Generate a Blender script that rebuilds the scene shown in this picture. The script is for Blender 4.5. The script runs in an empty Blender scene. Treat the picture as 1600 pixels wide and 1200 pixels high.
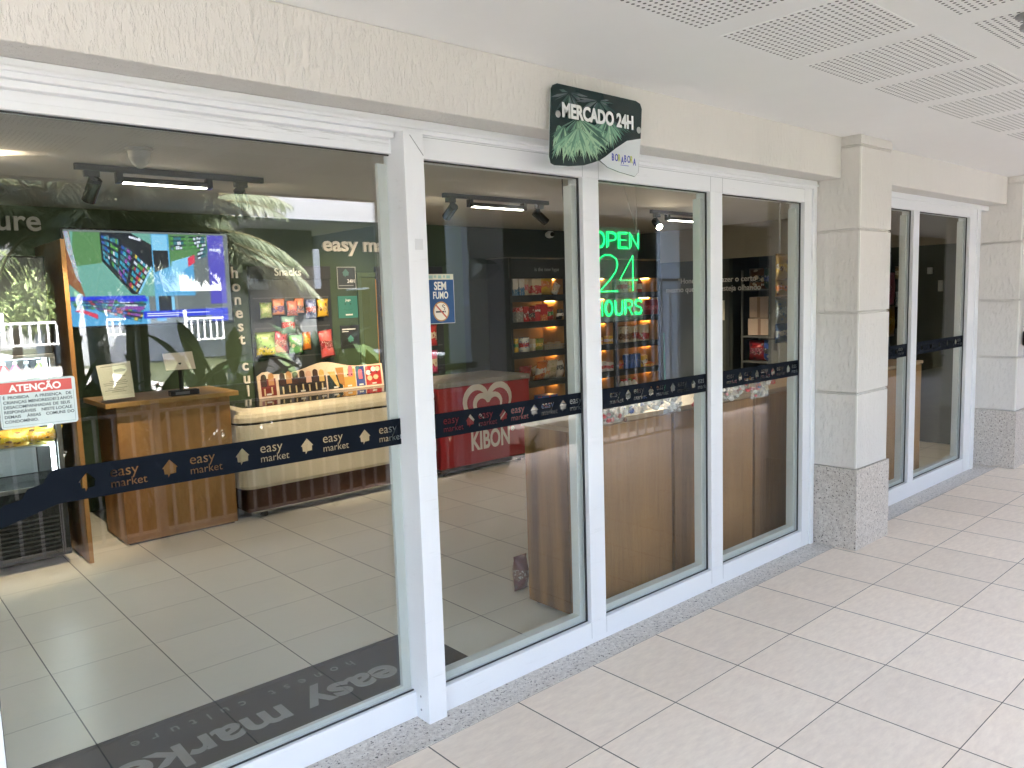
import bpy, bmesh, math, random
from mathutils import Vector, Matrix
random.seed(7)
sc = bpy.context.scene
COL = sc.collection
# ---------------------------------------------------------------- camera
FPX, YAW, PIT, ROL = 1218.698, 0.7230667, 0.10960647, 0.03156055
CAM = Vector((-2.89191, -2.28045, 1.64288))
_f = Vector((math.sin(YAW)*math.cos(PIT), math.cos(YAW)*math.cos(PIT), -math.sin(PIT)))
_r = Vector((math.cos(YAW), -math.sin(YAW), 0)); _d = _f.cross(_r)
AX = (math.cos(ROL)*_r+math.sin(ROL)*_d, -math.sin(ROL)*_r+math.cos(ROL)*_d, _f)
cd = bpy.data.cameras.new("camera"); cam = bpy.data.objects.new("camera", cd); COL.objects.link(cam)
M = Matrix.Identity(4)
for i in range(3):
    M[i][0] = AX[0][i]; M[i][1] = -AX[1][i]; M[i][2] = -AX[2][i]; M[i][3] = CAM[i]
cam.matrix_world = M
cd.sensor_fit = 'HORIZONTAL'; cd.sensor_width = 36; cd.lens = 36*FPX/1600
cd.clip_start = 0.05; cd.clip_end = 600
sc.camera = cam
# ---------------------------------------------------------------- sky, sun, exposure
SUN_EL, SUN_AZ = math.radians(58), math.radians(62)      # azimuth measured from +Y towards +X
w = bpy.data.worlds.new("World"); sc.world = w; w.use_nodes = True
nt = w.node_tree; bg = nt.nodes["Background"]
sky = nt.nodes.new("ShaderNodeTexSky"); sky.sky_type = 'NISHITA'; sky.sun_disc = False
sky.sun_elevation = SUN_EL; sky.sun_rotation = SUN_AZ; sky.air_density = 1.0; sky.dust_density = 5.0
tint = nt.nodes.new("ShaderNodeMix"); tint.data_type = 'RGBA'; tint.blend_type = 'MULTIPLY'; tint.inputs[0].default_value = 1; tint.inputs[7].default_value = (1, .925, .865, 1)   # hazy, whitish sky
nt.links.new(sky.outputs[0], tint.inputs[6]); nt.links.new(tint.outputs[2], bg.inputs[0]); bg.inputs[1].default_value = 0.15
sd = bpy.data.lights.new("sun", 'SUN'); sun = bpy.data.objects.new("sun", sd); COL.objects.link(sun)
sd.energy = 3.6; sd.angle = math.radians(0.5); sd.color = (1, .95, .90)
_s = Vector((math.sin(SUN_AZ)*math.cos(SUN_EL), math.cos(SUN_AZ)*math.cos(SUN_EL), math.sin(SUN_EL)))
sun.rotation_euler = _s.to_track_quat('Z', 'Y').to_euler(); sun.location = (0, 0, 30)
sc.view_settings.view_transform = 'Standard'; sc.view_settings.look = 'None'
sc.view_settings.exposure = 5.3
EK = 0.23     # lamps and screens are this much weaker than the daylight setting they were tuned in; sc.view_settings.gamma = 1
sc.cycles.use_denoising = True
sc.cycles.max_bounces = 10; sc.cycles.diffuse_bounces = 5; sc.cycles.glossy_bounces = 5
sc.cycles.transparent_max_bounces = 24; sc.cycles.sample_clamp_indirect = 6
sc.cycles.caustics_reflective = False; sc.cycles.caustics_refractive = False
# ---------------------------------------------------------------- pixel -> point on a plane of the place
def at(u, v, **k):
    a, val = list(k.items())[0]; i = 'xyz'.index(a)
    D = AX[0]*((u-800)/FPX)+AX[1]*((v-600)/FPX)+AX[2]
    return CAM + D*((val-CAM[i])/D[i])
# ---------------------------------------------------------------- materials
class N:
    def __init__(s, name):
        s.m = bpy.data.materials.new(name); s.m.use_nodes = True; s.t = s.m.node_tree
        s.b = s.t.nodes["Principled BSDF"]; s.out = s.t.nodes["Material Output"]
    def n(s, typ, **k):
        x = s.t.nodes.new("ShaderNode"+typ)
        for a, v in k.items():
            if a.startswith('i_'):
                key = a[2:]; key = int(key) if key.isdigit() else key.replace('_', ' ')
                s.put(x.inputs[key], v)
            else: setattr(x, a, v)
        return x
    def put(s, sock, v):
        if isinstance(v, bpy.types.NodeSocket): s.t.links.new(v, sock)
        else: sock.default_value = v
    def math(s, op, a, b=0.0, c=None):
        x = s.n("Math", operation=op); s.put(x.inputs[0], a); s.put(x.inputs[1], b)
        if c is not None: s.put(x.inputs[2], c)
        return x.outputs[0]
    def mix(s, f, a, b):
        x = s.n("Mix", data_type='RGBA'); s.put(x.inputs[0], f)
        s.put(x.inputs[6], c4(a)); s.put(x.inputs[7], c4(b)); return x.outputs[2]
    def ramp(s, f, stops):
        x = s.n("ValToRGB"); s.put(x.inputs[0], f); e = x.color_ramp.elements
        while len(e) < len(stops): e.new(.5)
        for el, (p, c) in zip(e, stops): el.position = p; el.color = c4(c)
        return x.outputs[0]
    def pos(s, scale=(1, 1, 1), obj=True):
        tc = s.n("TexCoord") if obj else s.n("NewGeometry")
        mp = s.n("Mapping"); s.put(mp.inputs[0], tc.outputs['Object' if obj else 'Position']); mp.inputs[3].default_value = scale
        return mp.outputs[0]
    def noise(s, vec, scale, detail=4, rough=.55):
        x = s.n("TexNoise"); s.put(x.inputs['Vector'], vec); x.inputs['Scale'].default_value = scale
        x.inputs['Detail'].default_value = detail; x.inputs['Roughness'].default_value = rough; return x.outputs[0]
    def bump(s, h, strength=.3, dist=.01):
        x = s.n("Bump"); s.put(x.inputs['Height'], h); x.inputs['Strength'].default_value = strength
        x.inputs['Distance'].default_value = dist; s.put(s.b.inputs['Normal'], x.outputs[0])
    def base(s, c, rough=.5, metal=0, spec=.5):
        s.put(s.b.inputs['Base Color'], c if isinstance(c, bpy.types.NodeSocket) else c4(c))
        s.put(s.b.inputs['Roughness'], rough); s.put(s.b.inputs['Metallic'], metal); s.put(s.b.inputs['Specular IOR Level'], spec)
        return s.m
def c4(c):
    if isinstance(c, bpy.types.NodeSocket): return c
    return tuple(c) if len(c) == 4 else (*c, 1)
_plain = {}
def plain(c, rough=.5, metal=0, spec=.5, var=.0, name=None):
    key = (tuple(c), rough, metal, spec, var)
    if key in _plain: return _plain[key]
    q = N(name or "paint")
    if var:
        f = q.noise(q.pos(), 6, 5); col = q.mix(f, [x*(1-var) for x in c], [min(1, x*(1+var)) for x in c])
        q.base(col, rough, metal, spec)
    else: q.base(c, rough, metal, spec)
    _plain[key] = q.m; return q.m
def emit(c, st, name="glow"):
    q = N(name); q.base((.02, .02, .02), .5); q.put(q.b.inputs['Emission Color'], c4(c)); q.b.inputs['Emission Strength'].default_value = st*EK; return q.m
def mk_stucco(c, s=1.0):
    q = N("stucco"); v = q.pos((1, 1, .30), False); f = q.noise(v, 66*s, 4, .62); g = q.noise(q.pos((1, 1, 1), False), 1.6, 4)
    h = q.math('SMOOTH_MAX', f, .48, .1)
    q.bump(h, .85, .018)
    col = q.mix(g, [x*.93 for x in c], [min(1, x*1.04) for x in c])
    sm = q.noise(q.pos((7, 7, .5), False), 1.3, 5, .6); col = q.mix(q.math('MULTIPLY', q.ramp(sm, [(.52, (0, 0, 0)), (.8, (1, 1, 1))]), .22), col, [x*.80 for x in c])
    return q.base(col, .75, 0, .3)
def mk_granite():
    q = N("granite"); v = q.pos((1, 1, 1), False)
    a = q.noise(v, 55, 6, .7); b = q.n("TexVoronoi", feature='F1'); q.put(b.inputs['Vector'], v); b.inputs['Scale'].default_value = 130
    c = q.noise(v, 150, 3, .6); d = q.noise(v, 9, 4)
    base = q.ramp(a, [(.3, (.34, .31, .28)), (.43, (.56, .51, .46)), (.56, (.67, .625, .57)), (.72, (.76, .735, .69))])
    spk = q.math('LESS_THAN', q.noise(v, 75, 3, .55), .37); base = q.mix(spk, base, (.03, .028, .03)); spk2 = q.math('LESS_THAN', c, .37); base = q.mix(q.math('MULTIPLY', spk2, .8), base, (.10, .085, .08))
    cell = q.math('LESS_THAN', b.outputs['Distance'], .12); base = q.mix(q.math('MULTIPLY', cell, .6), base, (.09, .08, .08))
    base = q.mix(q.math('MULTIPLY', d, .25), base, (.3, .26, .22))
    return q.base(base, .28, 0, .5)
def mk_tiles(c, grout, ox, oy, sz, gw, rough, streak, gcol2=None):
    q = N("floor tile"); g = q.n("NewGeometry"); sp = q.n("SeparateXYZ"); q.put(sp.inputs[0], g.outputs['Position'])
    def cell(o, off):
        x = q.math('DIVIDE', q.math('SUBTRACT', o, off), sz); fr = q.math('FRACT', x)
        d = q.math('MULTIPLY', q.math('MINIMUM', fr, q.math('SUBTRACT', 1.0, fr)), sz)
        return q.math('FLOOR', x), d
    ix, dx = cell(sp.outputs[0], ox); iy, dy = cell(sp.outputs[1], oy)
    gap = q.math('MAXIMUM', q.math('LESS_THAN', dx, gw), q.math('LESS_THAN', dy, gw*.6))
    cb = q.n("CombineXYZ"); q.put(cb.inputs[0], ix); q.put(cb.inputs[1], iy)
    wn = q.n("TexWhiteNoise"); q.put(wn.inputs['Vector'], cb.outputs[0])
    off = q.n("VectorMath", operation='MULTIPLY_ADD'); q.put(off.inputs[0], wn.outputs['Color']); off.inputs[1].default_value = (9, 9, 9); q.put(off.inputs[2], g.outputs['Position'])
    mp = q.n("Mapping"); q.put(mp.inputs[0], off.outputs[0]); mp.inputs[3].default_value = (1, 3.2, 1); mp.inputs[2].default_value = (0, 0, .5)
    f = q.noise(mp.outputs[0], 14, 7, .68); big = q.noise(q.pos((1, 1, 1), False), .9, 4)
    col = q.mix(q.math('MULTIPLY', f, 1.0), [x*(1-streak) for x in c], [min(1, x*(1+streak)) for x in c])
    tv = q.math('MULTIPLY_ADD', wn.outputs['Value'], .11, .945)
    hs = q.n("HueSaturation"); q.put(hs.inputs['Value'], tv); q.put(hs.inputs['Color'], col)
    col = q.mix(q.math('MULTIPLY', q.ramp(big, [(.45, (0, 0, 0)), (.75, (1, 1, 1))]), .10), hs.outputs[0], [x*.78 for x in c])
    col = q.mix(gap, col, grout)
    q.bump(q.math('MULTIPLY_ADD', gap, -1.0, q.math('MULTIPLY', f, .12)), .35, .003)
    rr = q.math('MULTIPLY_ADD', big, .18, rough-.09)
    return q.base(col, rr, 0, .5)
def mk_wood(a, b, axis=(1, 1, .07), sc_=9, rough=.42):
    q = N("wood veneer"); v = q.pos(axis)
    n1 = q.noise(v, sc_*1.6, 5, .6); n2 = q.noise(v, sc_*7, 6, .7)
    wv = q.n("TexWave", wave_type='RINGS'); q.put(wv.inputs['Vector'], v); wv.inputs['Scale'].default_value = sc_*.28; wv.inputs['Distortion'].default_value = 5.5; wv.inputs['Detail'].default_value = 3
    f = q.math('ADD', q.math('MULTIPLY', wv.outputs['Fac'], .35), q.math('ADD', q.math('MULTIPLY', n1, .35), q.math('MULTIPLY', n2, .45)))
    return q.base(q.ramp(f, [(.25, a), (.85, b)]), rough, 0, .35)
def mk_glass(f0=.045):
    q = N("window glass"); lw = q.n("LayerWeight"); fac = q.math('POWER', lw.outputs['Facing'], 5.0)
    lw.inputs['Blend'].default_value = .5
    F = q.math('MULTIPLY_ADD', fac, .15, f0)
    tr = q.n("BsdfTransparent"); tr.inputs[0].default_value = (.95, .965, .955, 1)
    gl = q.n("BsdfGlossy"); gl.inputs['Roughness'].default_value = 0.0; gl.inputs[0].default_value = (.95, .97, 1, 1)
    mx = q.n("MixShader"); q.put(mx.inputs[0], F); q.put(mx.inputs[1], tr.outputs[0]); q.put(mx.inputs[2], gl.outputs[0])
    q.t.links.new(mx.outputs[0], q.out.inputs[0]); return q.m
def mk_film(c, alpha, rough=.15):
    q = N("clear plastic"); q.base(c, rough); q.b.inputs['Alpha'].default_value = alpha; return q.m
def mk_pack(c1, c2, c3, seed=0, foil=.25, band=(.35, .62)):
    """printed packet: main colour, a label band across the middle and a printed blob"""
    q = N("printed packet"); tc = q.n("TexCoord"); sp = q.n("SeparateXYZ"); q.put(sp.inputs[0], tc.outputs['Generated'])
    z = sp.outputs[2]; x = sp.outputs[0]
    nz = q.noise(tc.outputs['Generated'], 2.3+seed % 3*.7, 3); v = q.n("TexVoronoi"); q.put(v.inputs['Vector'], tc.outputs['Generated']); v.inputs['Scale'].default_value = 2.5+(seed % 4)
    z2 = q.math('MULTIPLY_ADD', nz, .35, q.math('ADD', z, -.17))
    inb = q.math('MULTIPLY', q.math('GREATER_THAN', z2, band[0]), q.math('LESS_THAN', z2, band[1]))
    col = q.mix(inb, c1, c2)
    blob = q.math('LESS_THAN', v.outputs['Distance'], .28); col = q.mix(q.math('MULTIPLY', blob, .9), col, c3)
    txt = q.noise(q.pos((1, 1, 1)), 90, 1); tb = q.math('MULTIPLY', inb, q.math('GREATER_THAN', txt, .6))
    col = q.mix(q.math('MULTIPLY', tb, .5), col, (.9, .88, .8))
    wr = q.noise(q.pos((1, 1, .6)), 38, 3); q.bump(wr, .35, .006)
    return q.base(col, .3, foil, .5)
def mk_leaf(c, c2, tr=.25):
    q = N("foliage"); oi = q.n("NewGeometry"); r = oi.outputs['Random Per Island']
    col = q.mix(r, c, c2); q.base(col, .5, 0, .22)
    q.put(q.b.inputs['Transmission Weight'], 0)
    tl = q.n("BsdfTranslucent"); q.put(tl.inputs[0], col); ad = q.n("MixShader"); ad.inputs[0].default_value = tr
    q.put(ad.inputs[1], q.b.outputs[0]); q.put(ad.inputs[2], tl.outputs[0]); q.t.links.new(ad.outputs[0], q.out.inputs[0]); return q.m
STUCCO = mk_stucco((.73, .705, .665)); STUCCO_S = mk_stucco((.73, .71, .67), .7)
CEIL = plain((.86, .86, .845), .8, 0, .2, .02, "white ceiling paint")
def mk_alu():
    q = N("white enamel"); big = q.noise(q.pos((1, 1, 1), False), 2.2, 5, .6); st = q.noise(q.pos((2.2, 9, 26), False), 2.4, 6, .7)
    col = q.mix(big, (.77, .79, .815), (.82, .84, .86)); sm = q.ramp(st, [(.60, (0, 0, 0)), (.74, (1, 1, 1))])
    col = q.mix(q.math('MULTIPLY', sm, .22), col, (.42, .42, .41)); q.bump(big, .03, .01)
    return q.base(col, q.math('MULTIPLY_ADD', st, .2, .25), 0, .5)
ALU = mk_alu()
ALU_D = plain((.62, .66, .66), .4, 0, .5, .03, "grey frame inside")
GASKET = plain((.012, .013, .015), .5)
GRANITE = mk_granite()
TILE_OUT = mk_tiles((.87, .725, .605), (.10, .085, .075), 0, 0, .45, .0029, .56, .22)
TILE_IN = mk_tiles((.74, .715, .62), (.09, .08, .07), 0, .34, .45, .0024, .34, .06)
WOOD = mk_wood((.085, .036, .009), (.37, .19, .062)); WOOD_TOP = mk_wood((.30, .20, .11), (.50, .37, .24), (.1, 1, 1))
WOOD_R = mk_wood((.22, .10, .03), (.47, .255, .09), (1, 1, .25), 5)
GLASS = mk_glass(); GLASS_DOOR = mk_glass(.066); BLACK = plain((.014, .014, .016), .45); BLACK_G = plain((.02, .02, .022), .18)
CHAR = plain((.035, .037, .037), .6, 0, .4, .08); WHITE = plain((.82, .82, .81), .4); CREAM = plain((.66, .58, .43), .3, 0, .5, .02)
GREEN_WALL = plain((.055, .082, .044), .65, 0, .3, .06, "green wall paint"); DARK_WALL = plain((.042, .052, .045), .7, 0, .3, .06, "dark wall paint")
STEEL = plain((.6, .6, .6), .25, 1); DECAL = plain((.006, .009, .015), .7, 0, .08)
# ---------------------------------------------------------------- mesh builder
class MB:
    def __init__(s): s.bm = bmesh.new(); s.mats = []; s.mi = 0
    def use(s, m):
        if m not in s.mats: s.mats.append(m)
        s.mi = s.mats.index(m); return s
    def face(s, vs):
        try: f = s.bm.faces.new(vs); f.material_index = s.mi; return f
        except ValueError: return None
    def box(s, x0, x1, y0, y1, z0, z1, T=None):
        P = [Vector((x, y, z)) for z in (z0, z1) for y in (y0, y1) for x in (x0, x1)]
        if T is not None: P = [T @ p for p in P]
        v = [s.bm.verts.new(p) for p in P]
        for f in ((0, 2, 3, 1), (4, 5, 7, 6), (0, 1, 5, 4), (2, 6, 7, 3), (0, 4, 6, 2), (1, 3, 7, 5)): s.face([v[i] for i in f])
        return s
    def prism(s, pts, d):
        """closed outline (list of 3-D points in one plane) extruded by vector d"""
        d = Vector(d); a = [s.bm.verts.new(Vector(p)) for p in pts]; b = [s.bm.verts.new(Vector(p)+d) for p in pts]
        s.face(list(reversed(a))); s.face(b); n = len(pts)
        for i in range(n): s.face([a[i], a[(i+1) % n], b[(i+1) % n], b[i]])
        return s
    def quad(s, *p): s.face([s.bm.verts.new(Vector(q)) for q in p]); return s
    def tube(s, pts, r, n=8, r2=None, caps=True):
        pts = [Vector(p) for p in pts]; rings = []; N_ = len(pts)
        for i, p in enumerate(pts):
            t = (pts[min(i+1, N_-1)]-pts[max(i-1, 0)])
            t = t.normalized() if t.length > 1e-9 else Vector((0, 0, 1))
            u = t.orthogonal().normalized() if not rings else (pu-t*pu.dot(t)).normalized()
            pu = u; vv = t.cross(u); rr = r if r2 is None else r+(r2-r)*i/max(1, N_-1)
            rings.append([s.bm.verts.new(p+(u*math.cos(2*math.pi*k/n)+vv*math.sin(2*math.pi*k/n))*rr) for k in range(n)])
        for a, b in zip(rings, rings[1:]):
            for k in range(n): s.face([a[k], a[(k+1) % n], b[(k+1) % n], b[k]])
        if caps: s.face(list(reversed(rings[0]))); s.face(rings[-1])
        return s
    def lathe(s, prof, c, n=20, axis=(0, 0, 1)):
        """profile [(radius, height)] turned about the axis through c"""
        ax = Vector(axis).normalized(); u = ax.orthogonal().normalized(); v = ax.cross(u); c = Vector(c); rings = []
        for r, h in prof:
            rings.append([s.bm.verts.new(c+ax*h+(u*math.cos(2*math.pi*k/n)+v*math.sin(2*math.pi*k/n))*max(r, 1e-4)) for k in range(n)])
        for a, b in zip(rings, rings[1:]):
            for k in range(n): s.face([a[k], a[(k+1) % n], b[(k+1) % n], b[k]])
        s.face(list(reversed(rings[0]))); s.face(rings[-1]); return s
    def build(s, name, mat=None, parent=None, origin=None, bev=0, smooth=False, seg=2):
        bmesh.ops.recalc_face_normals(s.bm, faces=s.bm.faces)
        if parent is not None: o0 = wloc(parent)
        elif origin is not None: o0 = Vector(origin)
        else:
            co = [v.co for v in s.bm.verts]
            o0 = Vector(((min(c.x for c in co)+max(c.x for c in co))/2, (min(c.y for c in co)+max(c.y for c in co))/2, min(c.z for c in co)))
        for v in s.bm.verts: v.co -= o0
        me = bpy.data.meshes.new(name); s.bm.to_mesh(me); s.bm.free()
        for m in (s.mats or [mat]): me.materials.append(m)
        o = bpy.data.objects.new(name, me); COL.objects.link(o)
        if parent is not None: o.parent = parent
        else: o.location = o0
        if smooth:
            for p in me.polygons: p.use_smooth = True
        if bev:
            b = o.modifiers.new("bevel", 'BEVEL'); b.width = bev; b.segments = seg; b.limit_method = 'ANGLE'
        return o
def wloc(o):
    p = Vector(o.location)
    while o.parent: o = o.parent; p += Vector(o.location)
    return p
def tag(o, label, cat, group=None, kind=None):
    o['label'] = label; o['category'] = cat
    if group: o['group'] = group
    o['kind'] = kind or 'thing'
    return o
def thing(name, loc, label, cat, group=None):
    o = bpy.data.objects.new(name, None); COL.objects.link(o); o.location = loc; o.empty_display_size = .1
    return tag(o, label, cat, group)
def struct(o): o['kind'] = 'structure'; return o
def copy_tree(o, parent=None):
    c = o.copy(); COL.objects.link(c)
    if parent is not None: c.parent = parent
    for ch in list(o.children): copy_tree(ch, c)
    return c
def bx(name, x0, x1, y0, y1, z0, z1, mat, parent=None, bev=0): return MB().box(x0, x1, y0, y1, z0, z1).build(name, mat, parent, bev=bev)
# ---------------------------------------------------------------- lettering
def outlines(s, size, bold=0, align='LEFT', spacing=1.0, line=1.0, res=4):
    c = bpy.data.curves.new("t", 'FONT'); c.body = s; c.size = size; c.align_x = align; c.offset = bold; c.space_character = spacing; c.space_line = line; c.resolution_u = res
    return c
def text(name, s, size, mat, parent, org, right=(1, 0, 0), up=(0, 0, 1), ext=.001, bold=0, align='LEFT', spacing=1.0, line=1.0, sx=1.0):
    c = outlines(s, size, bold, align, spacing, line); c.extrude = ext
    o = bpy.data.objects.new("t", c); COL.objects.link(o)
    dg = bpy.context.evaluated_depsgraph_get(); me = bpy.data.meshes.new_from_object(o.evaluated_get(dg))
    bpy.data.objects.remove(o); bpy.data.curves.remove(c)
    R = Vector(right).normalized(); U = Vector(up).normalized(); Nn = R.cross(U)
    o0 = wloc(parent) if parent is not None else Vector(org)
    for v in me.vertices:
        p = v.co; v.co = Vector(org)+R*p.x*sx+U*p.y+Nn*p.z-o0
    me.materials.clear(); me.materials.append(mat); me.name = name
    ob = bpy.data.objects.new(name, me); COL.objects.link(ob)
    if parent is not None: ob.parent = parent
    else: ob.location = o0
    return ob
HOUSE = [(0, .5), (.5, 1), (1, .5), (.9, .47), (.88, .15), (.5, .12), (.36, -.08), (.34, .12), (.13, .14), (.1, .47)]
def cut_band(name, parent, x0, x1, z0, z1, y, start, pitch, mat):
    """dark film strip whose lettering and house marks are cut out of it"""
    cu = bpy.data.curves.new("band", 'CURVE'); cu.dimensions = '2D'; cu.fill_mode = 'BOTH'; cu.extrude = .0004
    def poly(pts):
        sp = cu.splines.new('POLY'); sp.points.add(len(pts)-1); sp.use_cyclic_u = True
        for p, q in zip(sp.points, pts): p.co = (q[0], q[1], 0, 1)
    poly([(x0, z0), (x1, z0), (x1, z1), (x0, z1)])
    H = z1-z0
    def word(s, size, ox, oz, bold):
        c = outlines(s, size, bold); o = bpy.data.objects.new("t", c); COL.objects.link(o)
        dg = bpy.context.evaluated_depsgraph_get(); k = o.evaluated_get(dg).to_curve(dg)
        for sp in k.splines:
            P = []; bp = sp.bezier_points; n = len(bp)
            for i in range(n):
                a, b = bp[i], bp[(i+1) % n]
                for t in (0, .25, .5, .75):
                    P.append(a.co*(1-t)**3+a.handle_right*3*t*(1-t)**2+b.handle_left*3*t*t*(1-t)+b.co*t**3)
            P = [(p.x+ox, p.y+oz) for p in P]
            if P and min(p[0] for p in P) > x0+.002 and max(p[0] for p in P) < x1-.002: poly(P)
        o.to_curve_clear(); bpy.data.objects.remove(o); bpy.data.curves.remove(c)
    x = start
    while x < x1:
        word("easy", H*.47, x, z0+H*.52, H*.006); word("market", H*.36, x, z0+H*.2, H*.002)
        hx = x+pitch*.64; hs = H*.52
        P = [(hx+p[0]*hs*.9, z0+H*.26+p[1]*hs) for p in HOUSE]
        if P[0][0] > x0+.002 and P[2][0] < x1-.002: poly(P)
        x += pitch
    o = bpy.data.objects.new("b", cu); COL.objects.link(o)
    dg = bpy.context.evaluated_depsgraph_get(); me = bpy.data.meshes.new_from_object(o.evaluated_get(dg))
    bpy.data.objects.remove(o); bpy.data.curves.remove(cu)
    o0 = wloc(parent)
    for v in me.vertices: v.co = Vector((v.co.x, y, v.co.y+0))+Vector((0, v.co.z, 0))-o0
    me.materials.clear(); me.materials.append(mat)
    ob = bpy.data.objects.new(name, me); COL.objects.link(ob); ob.parent = parent; return ob
# ================================================================ SETTING
WZ, IZ, YB, XS = 2.548, 2.465, 4.75, 5.72       # walkway soffit, shop ceiling, back wall, side wall
struct(bx("walkway_floor", -9, 15, -3.36, 0, -.2, 0, TILE_OUT))
struct(bx("shop_floor", -3.6, XS, .25, YB, -.2, 0, TILE_IN))
m = MB().box(-3.6, 1.84, 0, .25, -.2, .003).box(2.29, 4.9, 0, .25, -.2, .003)
tag(m.build("door_sill", GRANITE), "speckled granite threshold strip along the foot of the glazed shopfront", "sill")
o = struct(bx("courtyard_ground", -90, 90, -120, -3.36, -.4, -.06, mk_leaf((.028, .035, .016), (.04, .045, .02), 0)))
# walkway ceiling with perforated panels
ceil = thing("walkway_ceiling", (1.5, -1.7, WZ), "flat white walkway ceiling with square perforated acoustic panels", "ceiling")
bx("ceiling_board", -9, 15, -3.36, 8, WZ, 2.75, CEIL, ceil)
def mk_perf():
    q = N("perforated board"); g = q.n("NewGeometry"); sp = q.n("SeparateXYZ"); q.put(sp.inputs[0], g.outputs['Position'])
    ds = []
    for k, off in ((0, -.39), (1, -1.11)):
        f = q.math('FRACT', q.math('DIVIDE', q.math('SUBTRACT', sp.outputs[k], off), .0255)); ds.append(q.math('POWER', q.math('SUBTRACT', f, .5), 2.0))
    hole = q.math('LESS_THAN', q.math('SQRT', q.math('ADD', ds[0], ds[1])), .235)
    return q.base(q.mix(hole, (.86, .86, .845), (.14, .14, .14)), .8, 0, .2)
PERF = mk_perf()
for r in range(3):
    for k in range(-3, 9):
        bx("perforated_panel", -.39+.612*k, -.39+.612*k+.484, -1.11-.612*r, -1.11-.612*r+.484, WZ-.002, WZ+.001, PERF, ceil)
m = MB().lathe([(.045, 0), (.045, -.008), (.022, -.014), (.022, -.03), (.03, -.034), (.03, -.05), (.001, -.052)], (.285, -1.40, WZ-.002), 16)
tag(m.build("ceiling_sensor", plain((.3, .3, .3), .4), smooth=False), "small grey round detector fixed to the white walkway ceiling", "detector")
# upper storey added over the shop to keep sky off the room and shade the garden
bld = thing("added_storey", (2, 4, 2.75), "pale rendered upper storey added as a light block above the shop and the covered walkway", "building")
bx("wall", -9, 15, -3.36, 8, 2.75, 4.6, STUCCO_S, bld)
bx("slab_edge", -9, 15, -3.39, -3.36, WZ-.02, 2.9, plain((.55, .56, .56), .7, 0, .3, .03), bld)
# beams over the glazing
tag(bx("lintel_beam", -3.6, 1.84, 0, .24, 2.304, WZ, STUCCO, bev=.004), "long cream textured beam over the wide shopfront behind the palm sign", "beam")
tag(bx("lintel_beam", 2.29, 4.9, .002, .24, 2.314, WZ, STUCCO_S, bev=.004), "short cream beam over the narrow far window between two pillars", "beam")
def pillar(x0, x1, label, right=False):
    t = thing("pillar", ((x0+x1)/2, .1, 0), label, "pillar")
    y0, y1 = -.12, .34
    m = MB(); zs = [.51, .99, 1.49, 1.99, 2.484]
    for a, b in zip(zs, zs[1:]): m.box(x0, x1, y0, y1, a+.008, b-.008)
    m.box(x0, x1, y0, y1, 2.492, 2.53)
    for z in zs: m.box(x0+.011, x1-.011, y0+.011, y1-.011, z-.0105, z+.0105)
    for z in zs[1:]: m.box(x0+.003, x1-.003, y0+.003, y1-.003, z-.0032, z+.0028)
    m.box(x0+.004, x1-.004, y0+.004, y1-.004, 2.53, WZ)
    m.build("shaft", STUCCO, t, bev=.003)
    m = MB(); m.box(x0-.012, x1+.02, y0-.012, y1, 0, .515); m.build("granite_base", GRANITE, t, bev=.002)
    m = MB()
    for a, b in zip(zs, zs[1:]): m.box(x0-.002, x0+.008, y0-.002, y0+.008, a+.009, b-.009)
    m.build("corner_bead", plain((.86, .85, .80), .5), t)
    return t
P1 = pillar(1.84, 2.275, "cream textured pillar with granite base between the two shop windows")
P2 = pillar(4.905, 5.36, "cream textured far pillar with granite base and a black box on it")
tag(MB().box(5.36, 15, .002, .3, 0, WZ).build("walkway_wall", STUCCO_S), "plain cream wall running on beyond the far pillar", "wall")
tag(MB().box(-9.3, -9, -3.36, .3, 0, WZ).build("walkway_wall", plain((.25, .26, .25), .8)), "added grey wall cutting off light at the near end of the walkway", "wall")  # end wall added to cut the brightness from the open left end
tag(MB().box(15, 15.3, -3.36, .3, 0, WZ).build("walkway_wall", plain((.25, .26, .25), .8)), "added grey wall cutting off sun and sky at the far end of the walkway", "wall")  # end wall added to stop sun and sky entering here
tag(MB().box(-9, -3.6, .002, .3, 0, WZ).build("walkway_wall", STUCCO_S), "plain cream wall left of the shopfront outside the photo", "wall")
# access reader on the far pillar
t = thing("wall_device", (5.02, -.14, 1.13), "small black reader box with blue cord on the far pillar", "reader")
m = MB().box(4.985, 5.08, -.175, -.133, 1.09, 1.215); m.build("housing", BLACK, t, bev=.006)
m = MB().tube([(4.985, -.15, 1.2), (4.955, -.155, 1.15), (4.965, -.15, 1.1), (4.985, -.15, 1.09)], .006, 6); m.build("cable", BLACK, t)
m = MB().tube([(4.962, -.16, 1.12), (4.955, -.16, 1.06), (4.965, -.16, .99)], .006, 6).tube([(4.972, -.16, 1.10), (4.976, -.16, 1.04), (4.97, -.16, .985)], .005, 6); m.build("cord", plain((.10, .09, .42), .6), t)
m = MB().box(4.985, 5.005, -.150, -.135, 1.215, 2.48); m.build("conduit", plain((.74, .72, .67), .5), t, bev=.003)
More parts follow.
